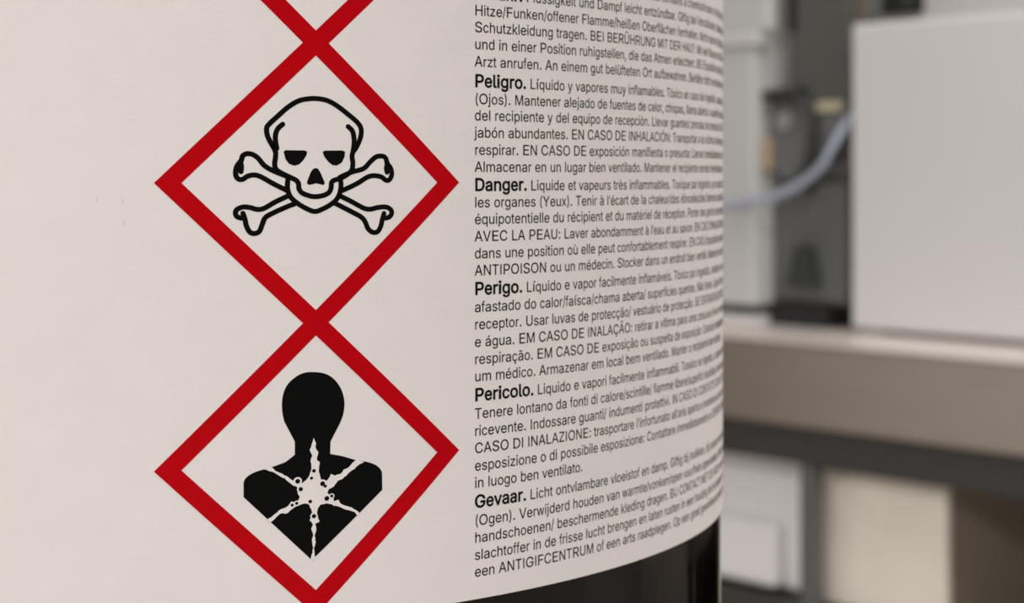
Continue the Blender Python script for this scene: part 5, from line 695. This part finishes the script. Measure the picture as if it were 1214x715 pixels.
ó 415 232,-11 248,-9 270,-3 288,5 317,24 339,46 361,78 377,118 383,148 385,168 385,206 381,240 369,282 357,306 342,327 306,360 276,376 238,387 194,389 164,384 134,374 106,358 78,333 60,308 44,274 33,234 31,218 31,158 33,142 44,102 58,72 80,41 110,15 140,-1 178,-11 192,51 174,55 150,67 131,86 122,100 114,116 103,152 101,166 101,212 106,236 114,260 124,280 139,300 156,312 172,320 192,325 224,325 248,318 268,306 283,292 293,278 303,258 311,230 315,202 315,172 311,144 303,118 293,98 274,75 262,65 240,55 218,51 228,425 234,427 297,522 299,526 298,530 292,533 230,533 224,530 178,434 177,430 180,426|17,18,19 16,17,19 16,19,20 15,16,20 15,20,21 14,15,21 14,21,22 14,22,50 50,22,23 13,14,51 51,14,50 13,51,52 49,50,23 48,49,23 13,52,53 47,48,23 47,23,24 12,13,53 12,53,54 46,47,24 12,54,55 11,12,55 45,46,24 11,55,56 45,24,25 44,45,25 11,56,57 10,11,57 43,44,25 43,25,26 10,57,58 43,26,27 42,43,27 9,10,58 9,58,59 9,59,60 8,9,60 41,42,27 41,27,28 40,41,28 7,8,60 7,60,61 40,28,29 6,7,61 6,61,62 39,40,29 39,29,30 38,39,30 6,62,63 37,38,30 5,6,63 5,63,64 37,30,31 36,37,31 5,64,65 5,65,66 35,36,31 5,66,35 5,35,31 4,5,31 4,31,32 3,4,32 3,32,33 2,3,33 2,33,34 1,2,34 0,1,34 71,72,73 71,73,74 70,71,74 70,74,75 69,70,75 68,69,75 68,75,76 68,76,77 67,68,77
ù 410 205,-8 237,1 267,19 279,31 289,43 293,45 294,3 297,-3 355,-4 361,-1 362,377 359,383 299,384 292,381 292,139 287,117 273,89 255,71 241,63 223,57 205,54 179,57 163,62 149,70 134,85 122,111 118,135 117,381 111,384 55,384 48,381 50,187 48,177 48,143 50,133 50,109 56,79 62,63 76,39 99,16 127,1 157,-7 229,424 233,425 235,429 187,531 181,534 115,533 112,529 113,524 179,425|11,12,13 27,28,29 27,29,30 10,11,13 10,13,14 26,27,30 26,30,31 9,10,14 26,31,32 26,32,33 26,33,34 9,14,15 25,26,34 25,34,35 9,15,16 24,25,35 24,35,36 9,16,17 23,24,36 23,36,37 9,17,5 5,17,18 22,23,37 5,18,19 22,37,38 21,22,38 5,19,20 20,21,38 5,20,38 9,5,6 4,5,38 3,4,38 3,38,39 2,3,39 1,2,39 1,39,40 9,6,7 0,1,40 0,40,41 8,9,7 45,46,47 45,47,48 44,45,48 44,48,49 44,49,50 43,44,50 42,43,50
ü 410 205,-8 237,1 267,19 279,31 289,43 293,45 294,3 297,-3 355,-4 361,-1 362,377 359,383 299,384 292,381 292,139 287,117 273,89 255,71 241,63 223,57 205,54 179,57 163,62 149,70 134,85 122,111 118,135 117,381 111,384 55,384 48,381 50,187 48,177 48,143 50,133 50,109 56,79 62,63 76,39 99,16 127,1 157,-7 147,441 161,448 171,459 178,477 177,493 169,509 157,521 137,528 119,525 104,517 96,509 92,501 88,483 90,469 101,452 119,441 131,439 291,441 305,448 317,463 322,479 319,499 313,509 301,521 281,528 269,527 257,523 249,518 236,503 232,485 234,469 243,454 251,446 259,442 275,439|11,12,13 27,28,29 27,29,30 10,11,13 10,13,14 26,27,30 26,30,31 9,10,14 26,31,32 26,32,33 26,33,34 9,14,15 25,26,34 25,34,35 9,15,16 24,25,35 24,35,36 9,16,17 23,24,36 23,36,37 9,17,5 5,17,18 22,23,37 5,18,19 22,37,38 21,22,38 5,19,20 20,21,38 5,20,38 9,5,6 4,5,38 3,4,38 3,38,39 2,3,39 1,2,39 1,39,40 9,6,7 0,1,40 0,40,41 8,9,7 48,49,50 48,50,51 47,48,51 47,51,52 46,47,52 46,52,53 46,53,54 45,46,54 45,54,55 44,45,55 44,55,56 43,44,56 43,56,57 42,43,57 58,42,57 65,66,67 65,67,68 65,68,69 64,65,69 64,69,70 63,64,70 63,70,71 62,63,71 62,71,72 61,62,72 61,72,73 60,61,73 60,73,74 59,60,74 59,74,75 59,75,76
'''
GLYPHS_BOLD = '''
. 188 112,-23 128,-17 148,2 160,24 160,56 152,76 138,92 130,98 112,106 82,106 62,98 44,82 37,74 31,60 31,26 39,6 59,-14 78,-23|7,8,9 7,9,10 6,7,10 6,10,11 5,6,11 5,11,12 4,5,12 4,12,13 4,13,14 3,4,14 3,14,15 2,3,15 2,15,16 1,2,16 1,16,17 0,1,17
D 502 220,-21 274,-17 304,-10 338,1 378,24 413,54 438,86 462,134 474,174 479,200 481,222 481,290 475,334 458,386 438,424 417,452 400,469 366,494 318,516 282,525 246,529 58,529 50,526 42,518 39,510 41,96 39,86 39,-2 43,-12 54,-20 148,77 145,82 145,428 150,431 238,431 266,426 298,416 325,400 342,382 360,352 374,306 379,270 379,240 374,204 360,158 342,128 327,112 306,98 288,90 258,81 226,77|19,20,21 19,21,22 19,22,23 18,19,23 18,23,24 17,18,24 17,24,33 33,24,32 32,24,25 16,17,33 15,16,33 14,15,34 34,15,33 14,34,35 31,32,25 14,35,36 13,14,36 13,36,37 13,37,38 12,13,38 12,38,39 12,39,40 11,12,40 11,40,41 10,11,41 10,41,42 10,42,43 9,10,43 9,43,44 8,9,44 7,8,44 7,44,45 6,7,45 6,45,46 6,46,47 6,47,48 31,25,26 6,48,49 5,6,49 31,26,27 30,31,27 5,49,50 5,50,30 5,30,27 4,5,27 3,4,27 2,3,27 2,27,28 1,2,28 1,28,29 0,1,29
G 520 300,-26 326,-22 366,-9 400,9 417,21 449,53 467,77 478,98 487,119 495,153 497,171 497,257 495,265 486,274 478,276 282,276 271,271 263,259 263,195 271,183 282,178 386,178 390,177 391,175 387,153 377,131 364,113 355,103 332,88 300,77 286,74 252,74 238,77 208,87 182,103 164,121 146,149 134,179 125,219 123,267 127,301 138,341 156,377 174,400 198,418 226,430 260,436 286,434 306,430 330,420 357,399 377,371 390,339 401,329 476,328 485,333 493,343 493,361 483,395 467,427 441,461 411,489 382,508 362,518 334,528 302,534 254,536 228,534 196,528 158,513 124,491 86,456 62,423 42,383 32,353 23,313 21,293 21,215 23,195 32,155 40,131 60,89 89,49 120,20 140,7 180,-13 208,-21 232,-25|65,66,67 64,65,67 64,67,68 63,64,68 63,68,69 62,63,69 62,69,70 61,62,70 61,70,71 60,61,71 59,60,71 59,71,46 46,71,72 59,46,47 45,46,72 59,47,48 59,48,49 44,45,72 58,59,49 44,72,73 58,49,50 43,44,73 42,43,73 58,50,51 57,58,51 42,73,74 41,42,74 57,51,52 56,57,52 41,74,75 55,56,52 40,41,75 55,52,53 54,55,53 40,75,76 39,40,76 39,76,77 13,14,15 13,15,16 12,13,16 12,16,17 38,39,77 11,12,17 11,17,18 10,11,18 37,38,77 37,77,78 10,18,21 21,18,19 37,78,79 21,19,20 36,37,79 10,21,22 10,22,23 10,23,24 9,10,24 36,79,80 8,9,24 8,24,25 35,36,80 8,25,26 35,80,81 34,35,81 7,8,26 7,26,27 7,27,28 33,34,81 6,7,28 33,81,82 6,28,29 32,33,82 5,6,29 5,29,30 31,32,82 5,30,31 5,31,82 4,5,82 4,82,83 3,4,83 3,83,84 2,3,84 2,84,85 1,2,85 1,85,86 1,86,87 0,1,87
P 445 128,-21 136,-17 144,-8 145,-2 145,160 147,164 244,165 274,167 312,176 346,192 365,204 390,229 402,246 416,274 427,312 429,332 429,364 424,396 414,426 400,453 379,478 344,504 324,514 306,520 288,525 256,529 58,529 50,526 42,518 39,510 41,96 39,86 39,-2 43,-12 54,-20 148,263 145,268 145,428 147,432 222,433 252,431 278,424 294,416 304,408 316,388 321,374 325,348 323,330 316,308 308,292 299,282 282,272 248,263|24,25,26 24,26,27 24,27,28 23,24,28 22,23,28 22,28,29 21,22,29 21,29,38 38,29,37 37,29,30 20,21,38 19,20,38 18,19,39 39,19,38 18,39,40 18,40,41 36,37,30 17,18,41 17,41,42 17,42,43 17,43,44 16,17,44 16,44,45 16,45,46 15,16,46 15,46,47 14,15,47 14,47,48 13,14,48 13,48,49 13,49,50 13,50,51 12,13,51 12,51,52 35,36,30 12,52,35 12,35,5 5,35,30 11,12,5 10,11,5 9,10,5 8,9,5 7,8,5 6,7,5 4,5,30 3,4,30 3,30,31 3,31,32 2,3,32 2,32,33 1,2,33 1,33,34 0,1,34
a 389 188,-28 200,-25 230,-15 254,0 256,-1 260,-9 266,-15 276,-20 340,-19 349,-15 357,-5 357,261 355,285 351,305 345,321 331,345 305,371 278,388 252,398 212,404 172,404 128,396 106,388 78,371 49,345 30,317 22,299 22,285 32,273 92,255 104,255 112,259 119,265 130,283 146,298 164,306 184,310 206,310 224,306 236,300 242,296 247,289 253,275 255,257 254,253 250,251 230,247 172,240 126,232 90,222 72,214 54,202 31,179 18,157 11,131 11,83 18,57 28,37 38,23 54,6 72,-7 92,-17 128,-27 154,67 130,75 118,85 114,93 112,105 115,119 120,127 138,138 166,146 220,153 248,158 254,157 255,135 253,121 247,105 232,87 214,75 198,69 184,66|18,19,20 18,20,21 17,18,21 17,21,22 16,17,22 16,22,23 15,16,23 15,23,24 14,15,24 14,24,25 13,14,25 13,25,37 37,25,36 36,25,26 13,37,38 35,36,26 13,38,39 34,35,26 12,13,39 12,39,40 34,26,27 33,34,27 12,40,41 12,41,42 11,12,42 33,27,28 32,33,28 11,42,43 32,28,29 31,32,29 10,11,43 30,31,29 10,43,44 10,44,45 10,45,46 10,46,74 74,46,47 74,47,48 74,48,49 74,49,50 74,50,51 74,51,73 73,51,52 73,52,53 72,73,53 10,74,75 72,53,54 71,72,54 70,71,54 69,70,54 10,75,76 69,54,55 68,69,55 10,76,77 67,68,55 10,77,78 66,67,55 65,66,55 10,78,79 64,65,55 64,55,56 10,79,80 63,64,56 10,80,81 81,63,56 10,81,56 10,56,57 10,57,58 10,58,3 3,58,59 3,59,60 10,3,4 2,3,60 10,4,5 9,10,5 2,60,61 9,5,6 8,9,6 8,6,7 1,2,61 1,61,62 0,1,62
c 396 236,-27 250,-25 274,-19 304,-5 324,9 354,39 365,54 375,74 383,98 383,106 381,112 369,122 312,137 300,137 294,134 286,126 275,100 260,83 246,75 230,69 216,67 200,67 178,71 158,81 144,95 132,116 122,144 117,168 117,206 119,220 130,256 138,272 150,288 164,298 176,304 196,309 220,309 244,302 258,294 268,285 275,276 284,255 294,246 300,243 314,243 362,255 372,261 381,272 381,286 365,322 347,346 331,362 294,386 262,398 242,403 224,405 190,405 162,401 130,390 98,372 64,341 46,316 28,278 17,238 15,222 15,154 17,138 28,98 44,64 66,33 82,17 102,1 136,-17 174,-27|54,55,56 54,56,57 53,54,57 53,57,58 52,53,58 52,58,59 51,52,59 51,59,60 50,51,60 49,50,60 49,60,61 48,49,36 36,49,61 36,61,35 35,61,62 48,36,37 34,35,62 33,34,62 48,37,38 32,33,62 48,38,39 31,32,62 47,48,39 47,39,40 31,62,63 47,40,41 46,47,41 30,31,63 45,46,41 29,30,63 44,45,41 44,41,42 44,42,43 29,63,64 29,64,65 28,29,65 27,28,65 26,27,65 26,65,66 25,26,66 25,66,67 11,12,13 11,13,14 11,14,15 11,15,16 10,11,16 24,25,67 9,10,16 8,9,16 8,16,17 7,8,17 24,67,68 23,24,68 7,17,18 22,23,68 7,18,19 6,7,19 21,22,68 6,19,20 6,20,21 6,21,68 6,68,69 5,6,69 4,5,69 4,69,70 4,70,71 3,4,71 3,71,72 2,3,72 2,72,73 1,2,73 0,1,73
e 404 244,-27 268,-23 308,-7 334,11 359,36 373,56 385,86 385,94 383,100 370,110 316,125 302,125 296,122 288,115 275,92 258,77 244,71 226,67 198,67 174,73 152,85 140,97 130,114 120,144 122,148 372,149 382,153 391,164 391,220 385,264 375,294 353,334 330,359 298,382 266,396 222,405 188,405 150,398 120,386 90,367 61,338 44,312 32,288 24,266 15,224 15,152 19,126 30,92 46,60 65,34 82,17 108,-3 132,-15 156,-23 178,-27 124,241 122,246 132,268 139,280 150,291 168,302 190,309 204,310 230,306 254,295 265,284 275,270 283,246 282,242 278,241|34,35,36 34,36,37 34,37,38 33,34,38 33,38,39 32,33,39 32,39,40 31,32,40 31,40,41 30,31,62 62,31,41 62,41,61 61,41,42 30,62,63 60,61,42 30,63,64 59,60,42 30,64,65 29,30,65 58,59,42 58,42,43 29,65,66 57,58,43 29,66,67 56,57,43 56,43,44 28,29,67 28,67,68 55,56,44 28,68,69 28,69,55 28,55,44 28,44,45 27,28,45 26,27,45 25,26,45 25,45,24 24,45,46 23,24,46 22,23,46 22,46,47 9,10,11 9,11,12 9,12,13 9,13,14 21,22,47 8,9,14 7,8,14 20,21,47 6,7,14 6,14,15 20,47,48 5,6,15 19,20,48 5,15,16 18,19,48 5,16,17 5,17,18 5,18,48 5,48,49 4,5,49 3,4,49 3,49,50 3,50,51 2,3,51 2,51,52 1,2,52 1,52,53 0,1,53 0,53,54
f 254 144,-21 153,-16 161,-6 162,304 166,307 232,308 243,316 247,326 247,380 243,390 236,396 230,399 164,399 161,404 162,422 168,444 176,450 188,453 204,453 220,449 230,449 237,452 245,460 261,508 261,522 259,530 252,537 238,544 216,549 162,549 132,540 116,532 102,523 84,504 76,494 68,478 62,456 60,401 56,399 0,398 -9,392 -14,384 -15,344 -12,322 -8,315 4,307 56,307 61,304 61,-2 66,-12 76,-20|27,28,29 27,29,30 26,27,30 26,30,31 25,26,31 25,31,32 24,25,32 24,32,33 23,24,33 22,23,33 22,33,34 22,34,35 22,35,36 21,22,18 18,22,36 18,36,17 17,36,16 16,36,37 21,18,19 20,21,19 15,16,37 14,15,37 13,14,37 12,13,37 12,37,38 10,11,12 10,12,38 10,38,39 10,39,40 9,10,40 9,40,41 8,9,41 8,41,42 7,8,42 7,42,43 6,7,43 6,43,44 5,6,44 5,44,45 4,5,45 3,4,46 46,4,45 3,46,47 2,3,47 2,47,48 2,48,49 1,2,49 1,49,50 0,1,50
g 425 242,-169 282,-161 308,-151 335,-135 361,-109 371,-97 383,-73 391,-43 393,-19 393,379 389,389 378,398 308,398 296,388 293,375 290,373 260,393 232,402 216,404 176,404 150,400 114,386 87,367 54,331 38,305 30,287 22,263 15,227 15,153 20,127 30,95 42,71 64,40 90,17 126,-3 150,-11 176,-15 212,-16 232,-13 256,-5 272,3 286,13 289,13 291,11 291,-15 289,-27 281,-47 274,-55 260,-65 238,-73 214,-77 202,-78 184,-75 162,-69 142,-57 115,-27 104,-22 94,-22 88,-24 42,-50 34,-59 31,-65 31,-75 38,-89 48,-104 78,-133 92,-143 120,-157 146,-165 168,-169 202,79 178,83 156,93 146,101 136,115 128,131 119,161 117,175 117,209 126,249 136,271 148,287 168,302 190,308 206,310 222,308 240,302 255,293 268,280 279,261 285,245 291,215 293,191 291,169 285,139 277,119 267,105 257,95 242,87 220,81|17,18,19 17,19,20 16,17,20 16,20,21 10,11,12 10,12,13 15,16,21 9,10,13 9,13,14 15,21,22 8,9,14 8,14,15 8,15,89 89,15,88 88,15,87 87,15,86 86,15,22 86,22,85 85,22,23 85,23,84 84,23,24 83,84,24 82,83,24 82,24,25 81,82,25 80,81,25 80,25,26 79,80,26 79,26,27 8,89,90 78,79,27 8,90,91 78,27,28 8,91,92 77,78,28 8,92,93 76,77,28 8,93,94 75,76,28 75,28,29 8,94,95 74,75,29 74,29,30 8,95,96 73,74,30 8,96,97 72,73,30 8,97,98 72,30,31 71,72,31 8,98,99 70,71,31 8,99,70 8,70,42 42,70,31 42,31,32 42,32,33 42,33,41 41,33,34 8,42,43 40,41,34 8,43,44 39,40,34 39,34,35 38,39,35 38,35,36 37,38,36 8,44,45 7,8,45 55,56,57 55,57,58 55,58,59 7,45,46 54,55,59 6,7,46 6,46,47 54,59,60 6,47,48 53,54,60 53,60,61 6,48,49 53,61,62 52,53,62 5,6,49 5,49,50 51,52,62 51,62,63 5,50,51 5,51,63 5,63,64 4,5,64 4,64,65 3,4,65 3,65,66 2,3,66 2,66,67 1,2,67 1,67,68 0,1,68 0,68,69
h 410 117,-21 125,-17 132,-8 134,-2 134,232 136,248 146,276 161,293 183,304 205,309 229,306 245,301 255,294 265,280 273,258 276,244 276,-2 278,-10 286,-18 293,-21 359,-21 370,-16 377,-4 378,258 373,292 363,322 355,338 345,353 323,375 313,382 293,393 271,400 241,405 197,403 169,394 149,384 139,377 135,377 133,512 127,523 117,529 49,529 39,523 32,512 32,422 34,412 34,96 32,86 32,-2 36,-12 47,-20|39,40,41 39,41,42 38,39,42 38,42,43 37,38,43 37,43,44 37,44,45 37,45,46 31,32,33 31,33,34 30,31,34 30,34,35 29,30,35 29,35,36 28,29,36 28,36,37 28,37,7 7,37,6 6,37,46 27,28,8 8,28,7 26,27,9 9,27,8 25,26,9 24,25,9 24,9,10 24,10,11 24,11,12 24,12,13 23,24,13 23,13,14 5,6,46 22,23,14 22,14,15 4,5,46 22,15,16 3,4,46 3,46,47 3,47,48 22,16,17 2,3,48 2,48,49 21,22,17 1,2,49 21,17,18 1,49,50 20,21,18 0,1,50 20,18,19
i 167 117,-21 127,-15 134,-4 134,380 129,391 117,399 49,399 38,392 33,382 32,-2 36,-12 47,-20 97,423 113,429 137,451 144,462 146,474 146,494 142,508 134,520 123,531 101,542 67,543 49,534 29,515 23,500 22,470 27,456 45,435 67,424|4,5,6 4,6,7 4,7,8 3,4,8 3,8,9 2,3,9 2,9,10 1,2,10 1,10,11 0,1,11 21,22,23 20,21,23 20,23,24 19,20,24 18,19,24 18,24,25 17,18,25 17,25,26 16,17,26 15,16,26 15,26,27 14,15,27 14,27,28 13,14,28 13,28,29 12,13,29
l 189 167,-21 181,-19 189,-14 197,-6 199,0 199,16 191,56 185,66 179,72 173,74 141,73 136,78 134,92 133,514 126,524 117,528 49,528 37,521 32,510 32,438 34,428 34,166 32,156 32,84 34,58 42,32 48,20 60,6 79,-9 95,-17 111,-21|14,15,16 14,16,17 13,14,17 13,17,18 12,13,18 12,18,19 12,19,20 12,20,21 12,21,22 12,22,23 11,12,23 11,23,24 10,11,24 8,9,10 8,10,24 7,8,24 6,7,24 6,24,25 5,6,25 5,25,26 5,26,27 4,5,27 4,27,28 3,4,28 2,3,28 2,28,29 1,2,29 1,29,30 0,1,30
n 410 117,-21 125,-17 132,-8 134,-2 134,232 136,248 146,276 161,293 183,304 205,309 229,306 245,301 255,294 265,280 273,258 276,244 276,-2 278,-10 286,-18 293,-21 359,-21 367,-18 375,-10 378,-2 378,258 375,278 371,300 357,334 343,354 321,376 289,394 271,400 241,405 217,405 187,400 165,393 135,375 132,376 131,384 127,390 121,396 115,399 49,399 42,396 34,388 32,380 32,316 34,306 34,74 32,64 32,-2 36,-12 47,-20|31,32,33 31,33,34 30,31,34 30,34,35 40,41,42 40,42,43 39,40,43 39,43,44 29,30,35 29,35,36 38,39,44 38,44,45 37,38,45 37,45,46 28,29,36 36,37,46 28,36,46 27,28,46 26,27,9 9,27,46 9,46,47 26,9,10 8,9,47 26,10,11 8,47,7 7,47,6 6,47,48 26,11,12 25,26,12 25,12,13 25,13,14 24,25,14 5,6,48 23,24,14 23,14,15 4,5,48 23,15,16 3,4,48 3,48,49 3,49,50 22,23,16 22,16,17 2,3,50 2,50,51 1,2,51 21,22,17 21,17,18 1,51,52 0,1,52 20,21,18 20,18,19
o 415 236,-27 252,-25 274,-19 292,-11 325,10 353,38 373,66 387,96 399,144 401,164 401,210 397,244 385,286 371,314 356,335 325,366 314,374 280,392 242,403 224,405 190,405 162,401 130,390 98,372 64,341 46,316 28,278 17,238 15,222 15,154 17,138 28,98 44,64 66,33 82,17 102,1 136,-17 174,-27 196,67 178,71 158,81 145,94 136,108 130,120 119,156 117,170 117,206 122,232 130,256 138,272 150,288 164,298 176,304 194,309 218,309 232,306 248,300 265,288 279,270 287,254 295,228 299,198 299,178 295,148 287,122 279,106 266,89 254,79 236,71 216,67|18,19,20 18,20,21 17,18,21 17,21,22 16,17,22 16,22,23 15,16,23 15,23,24 14,15,24 14,24,25 13,14,25 13,25,53 53,25,26 12,13,54 54,13,53 12,54,55 52,53,26 12,55,56 51,52,26 12,56,57 50,51,26 12,57,58 49,50,26 11,12,58 49,26,27 48,49,27 11,58,59 47,48,27 11,59,60 10,11,60 47,27,28 46,47,28 10,60,61 46,28,29 9,10,61 45,46,29 9,61,62 9,62,63 44,45,29 8,9,63 43,44,29 43,29,30 8,63,64 7,8,64 43,30,31 7,64,65 42,43,31 41,42,31 7,65,66 41,31,32 6,7,66 40,41,32 6,66,67 39,40,32 6,67,68 6,68,69 38,39,32 6,69,38 6,38,32 5,6,32 5,32,33 4,5,33 4,33,34 4,34,35 3,4,35 3,35,36 2,3,36 2,36,37 1,2,37 0,1,37
r 259 117,-21 125,-17 133,-7 134,240 136,254 142,270 150,282 159,290 172,298 199,305 247,303 253,306 261,313 264,322 263,386 259,394 249,403 241,405 199,405 185,403 155,393 135,380 133,380 129,388 123,395 113,399 49,399 41,395 33,385 34,74 32,64 32,-2 36,-12 47,-20|16,17,18 16,18,19 15,16,19 15,19,20 24,25,26 24,26,27 23,24,27 23,27,28 14,15,20 14,20,21 22,23,28 13,14,21 22,28,29 13,21,22 13,22,8 8,22,7 7,22,6 6,22,5 5,22,29 12,13,9 9,13,8 11,12,9 10,11,9 4,5,29 3,4,29 2,3,29 2,29,30 2,30,31 2,31,32 1,2,32 1,32,33 0,1,33
v 389 229,-21 237,-17 246,-6 390,368 390,384 379,396 371,399 303,399 295,396 287,388 195,139 193,139 191,144 103,387 93,396 85,399 15,399 9,396 1,388 -2,374 3,358 123,44 143,-6 149,-15 157,-20|5,6,7 5,7,8 14,15,16 14,16,17 4,5,8 4,8,9 13,14,17 13,17,18 4,9,10 13,18,19 12,13,19 3,4,10 12,19,20 2,3,10 12,20,21 11,12,21 2,10,11 2,11,21 2,21,22 1,2,22 1,22,23 1,23,24 0,1,24
'''
CAP, XH = 509, 379

GLYPH = {}


def read_glyphs(data):
    out = {}
    for row in data.strip().split('\n'):
        ch, adv, loops = row.split(' ', 2)
        out[ch] = (int(adv), [[tuple(int(n) for n in p.split(',')) for p in lp.split(' ')] for lp in loops.rsplit('|', 1)])
    return out


OUTLINES = {False: read_glyphs(GLYPHS_REGULAR), True: read_glyphs(GLYPHS_BOLD)}


def glyph(c, bold):
    """points in ems, triangles, advance; proportions of a plain grotesque"""
    k = (c, bold)
    if k not in GLYPH:
        adv, (pts, tris) = OUTLINES[bold][c]
        w = (BADV if bold else ADV).get(c, 556) / 1000
        ky = 0.716 / CAP
        if c in 'acegmnopqrsuvwxyzçàáãéèêëóòôúùüöäâ' and not bold:
            ky = 0.519 / XH
        GLYPH[k] = ([(x * w / adv, y * ky) for x, y in pts], tris, w)
    return GLYPH[k]


EM = 0.0221 * R * 1000
S0 = (0.7222 - TH0) * R * 1000


class Para(Flat):
    def line(self, t, bold, text):
        x = S0
        for chunk, is_b in ((bold, True), (text, False)):
            if not chunk:
                continue
            sx, sy = (EM * 1.18, EM * 1.19) if is_b else (EM, EM)
            for c in chunk:
                if c != ' ':
                    vs, fs, w = glyph(c, is_b)
                    n = len(self.v)
                    self.v += [(x + vx * sx, t + vy * sy) for vx, vy in vs]
                    self.f += [tuple(i + n for i in f) for f in fs]
                else:
                    w = 0.278 if text else 0
                x += w * sx


TEXT = [
    ('English warning line at the top', [
        (21.30, '', 'PROPOSITION 65 WARNING: This product contains a chemical known to the State of California to cause birth')]),
    ('German warning paragraph', [
        (19.30, 'Gefahr.', ' Flüssigkeit und Dampf leicht entzündbar. Giftig bei Verschlucken, Hautkontakt oder Einatmen. Von'),
        (17.40, '', 'Hitze/Funken/offener Flamme/heißen Oberflächen fernhalten. Nicht rauchen. Behälter dicht verschlossen'),
        (15.57, '', 'Schutzkleidung tragen. BEI BERÜHRUNG MIT DER HAUT: Mit viel Wasser und Seife waschen. BEI'),
        (13.72, '', 'und in einer Position ruhigstellen, die das Atmen erleichtert. BEI Exposition oder falls betroffen: Sofort'),
        (11.82, '', 'Arzt anrufen. An einem gut belüfteten Ort aufbewahren. Behälter dicht verschlossen halten.')]),
    ('Spanish warning paragraph', [
        (9.59, 'Peligro.', ' Líquido y vapores muy inflamables. Tóxico en caso de ingestión, contacto con la piel o inhalación'),
        (7.72, '', '(Ojos). Mantener alejado de fuentes de calor, chispas, llama abierta o superficies calientes. No fumar'),
        (5.92, '', 'del recipiente y del equipo de recepción. Llevar guantes/ prendas de protección. EN CASO DE'),
        (4.05, '', 'jabón abundantes. EN CASO DE INHALACIÓN: Transportar a la víctima al exterior y mantenerla'),
        (2.17, '', 'respirar. EN CASO DE exposición manifiesta o presunta: Llamar inmediatamente a un centro de'),
        (0.30, '', 'Almacenar en un lugar bien ventilado. Mantener el recipiente cerrado herméticamente.')]),
    ('French warning paragraph', [
        (-1.77, 'Danger.', ' Liquide et vapeurs très inflammables. Toxique par ingestion, par contact cutané ou par inhalation'),
        (-3.58, '', "les organes (Yeux). Tenir à l'écart de la chaleur/des étincelles/des flammes nues/des surfaces chaudes"),
        (-5.42, '', 'équipotentielle du récipient et du matériel de réception. Porter des gants de protection/ des vêtements'),
        (-7.30, '', "AVEC LA PEAU: Laver abondamment à l'eau et au savon. EN CAS D'INHALATION: transporter la victime"),
        (-9.17, '', "dans une position où elle peut confortablement respirer. EN CAS d'exposition prouvée ou suspectée"),
        (-11.03, '', 'ANTIPOISON ou un médecin. Stocker dans un endroit bien ventilé. Maintenir le récipient fermé')]),
    ('Portuguese warning paragraph', [
        (-13.13, 'Perigo.', ' Líquido e vapor facilmente inflamáveis. Tóxico por ingestão, contacto com a pele ou inalação'),
        (-15.03, '', 'afastado do calor/faísca/chama aberta/ superfícies quentes. Não fumar. Ligar à terra o recipiente'),
        (-16.92, '', 'receptor. Usar luvas de protecção/ vestuário de protecção. SE ENTRAR EM CONTACTO COM A PELE'),
        (-18.83, '', 'e água. EM CASO DE INALAÇÃO: retirar a vítima para uma zona ao ar livre e mantê-la em repouso'),
        (-20.72, '', 'respiração. EM CASO DE exposição ou suspeita de exposição: Contacte imediatamente um centro'),
        (-22.60, '', 'um médico. Armazenar em local bem ventilado. Manter o recipiente bem fechado.')]),
    ('Italian warning paragraph', [
        (-24.73, 'Pericolo.', ' Liquido e vapori facilmente infiammabili. Tossico se ingerito, a contatto con la pelle o se inalato'),
        (-26.68, '', 'Tenere lontano da fonti di calore/scintille/ fiamme libere/superfici riscaldate. Non fumare. Mettere'),
        (-28.56, '', 'ricevente. Indossare guanti/ indumenti protettivi. IN CASO DI CONTATTO CON LA PELLE: lavare'),
        (-30.45, '', "CASO DI INALAZIONE: trasportare l'infortunato all'aria aperta e mantenerlo a riposo in posizione"),
        (-32.36, '', 'esposizione o di possibile esposizione: Contattare immediatamente un CENTRO ANTIVELENI'),
        (-34.24, '', 'in luogo ben ventilato.')]),
    ('Dutch warning paragraph', [
        (-36.40, 'Gevaar.', ' Licht ontvlambare vloeistof en damp. Giftig bij inslikken, bij contact met de huid en bij inademing'),
        (-38.36, '', '(Ogen). Verwijderd houden van warmte/vonken/open vuur/hete oppervlakken. Niet roken. Opslag'),
        (-40.23, '', 'handschoenen/ beschermende kleding dragen. BIJ CONTACT MET DE HUID: met veel water en zeep'),
        (-42.11, '', 'slachtoffer in de frisse lucht brengen en laten rusten in een houding die het ademen vergemakkelijkt'),
        (-43.95, '', 'een ANTIGIFCENTRUM of een arts raadplegen. Op een goed geventileerde plaats bewaren.')]),
]
for lab, rows in TEXT:
    pa = Para()
    for t, bold, text in rows:
        pa.line(t, bold, text)
    print_mesh('warning_text', pa.v, pa.f, M['text'], lab, 0.016, step=0)
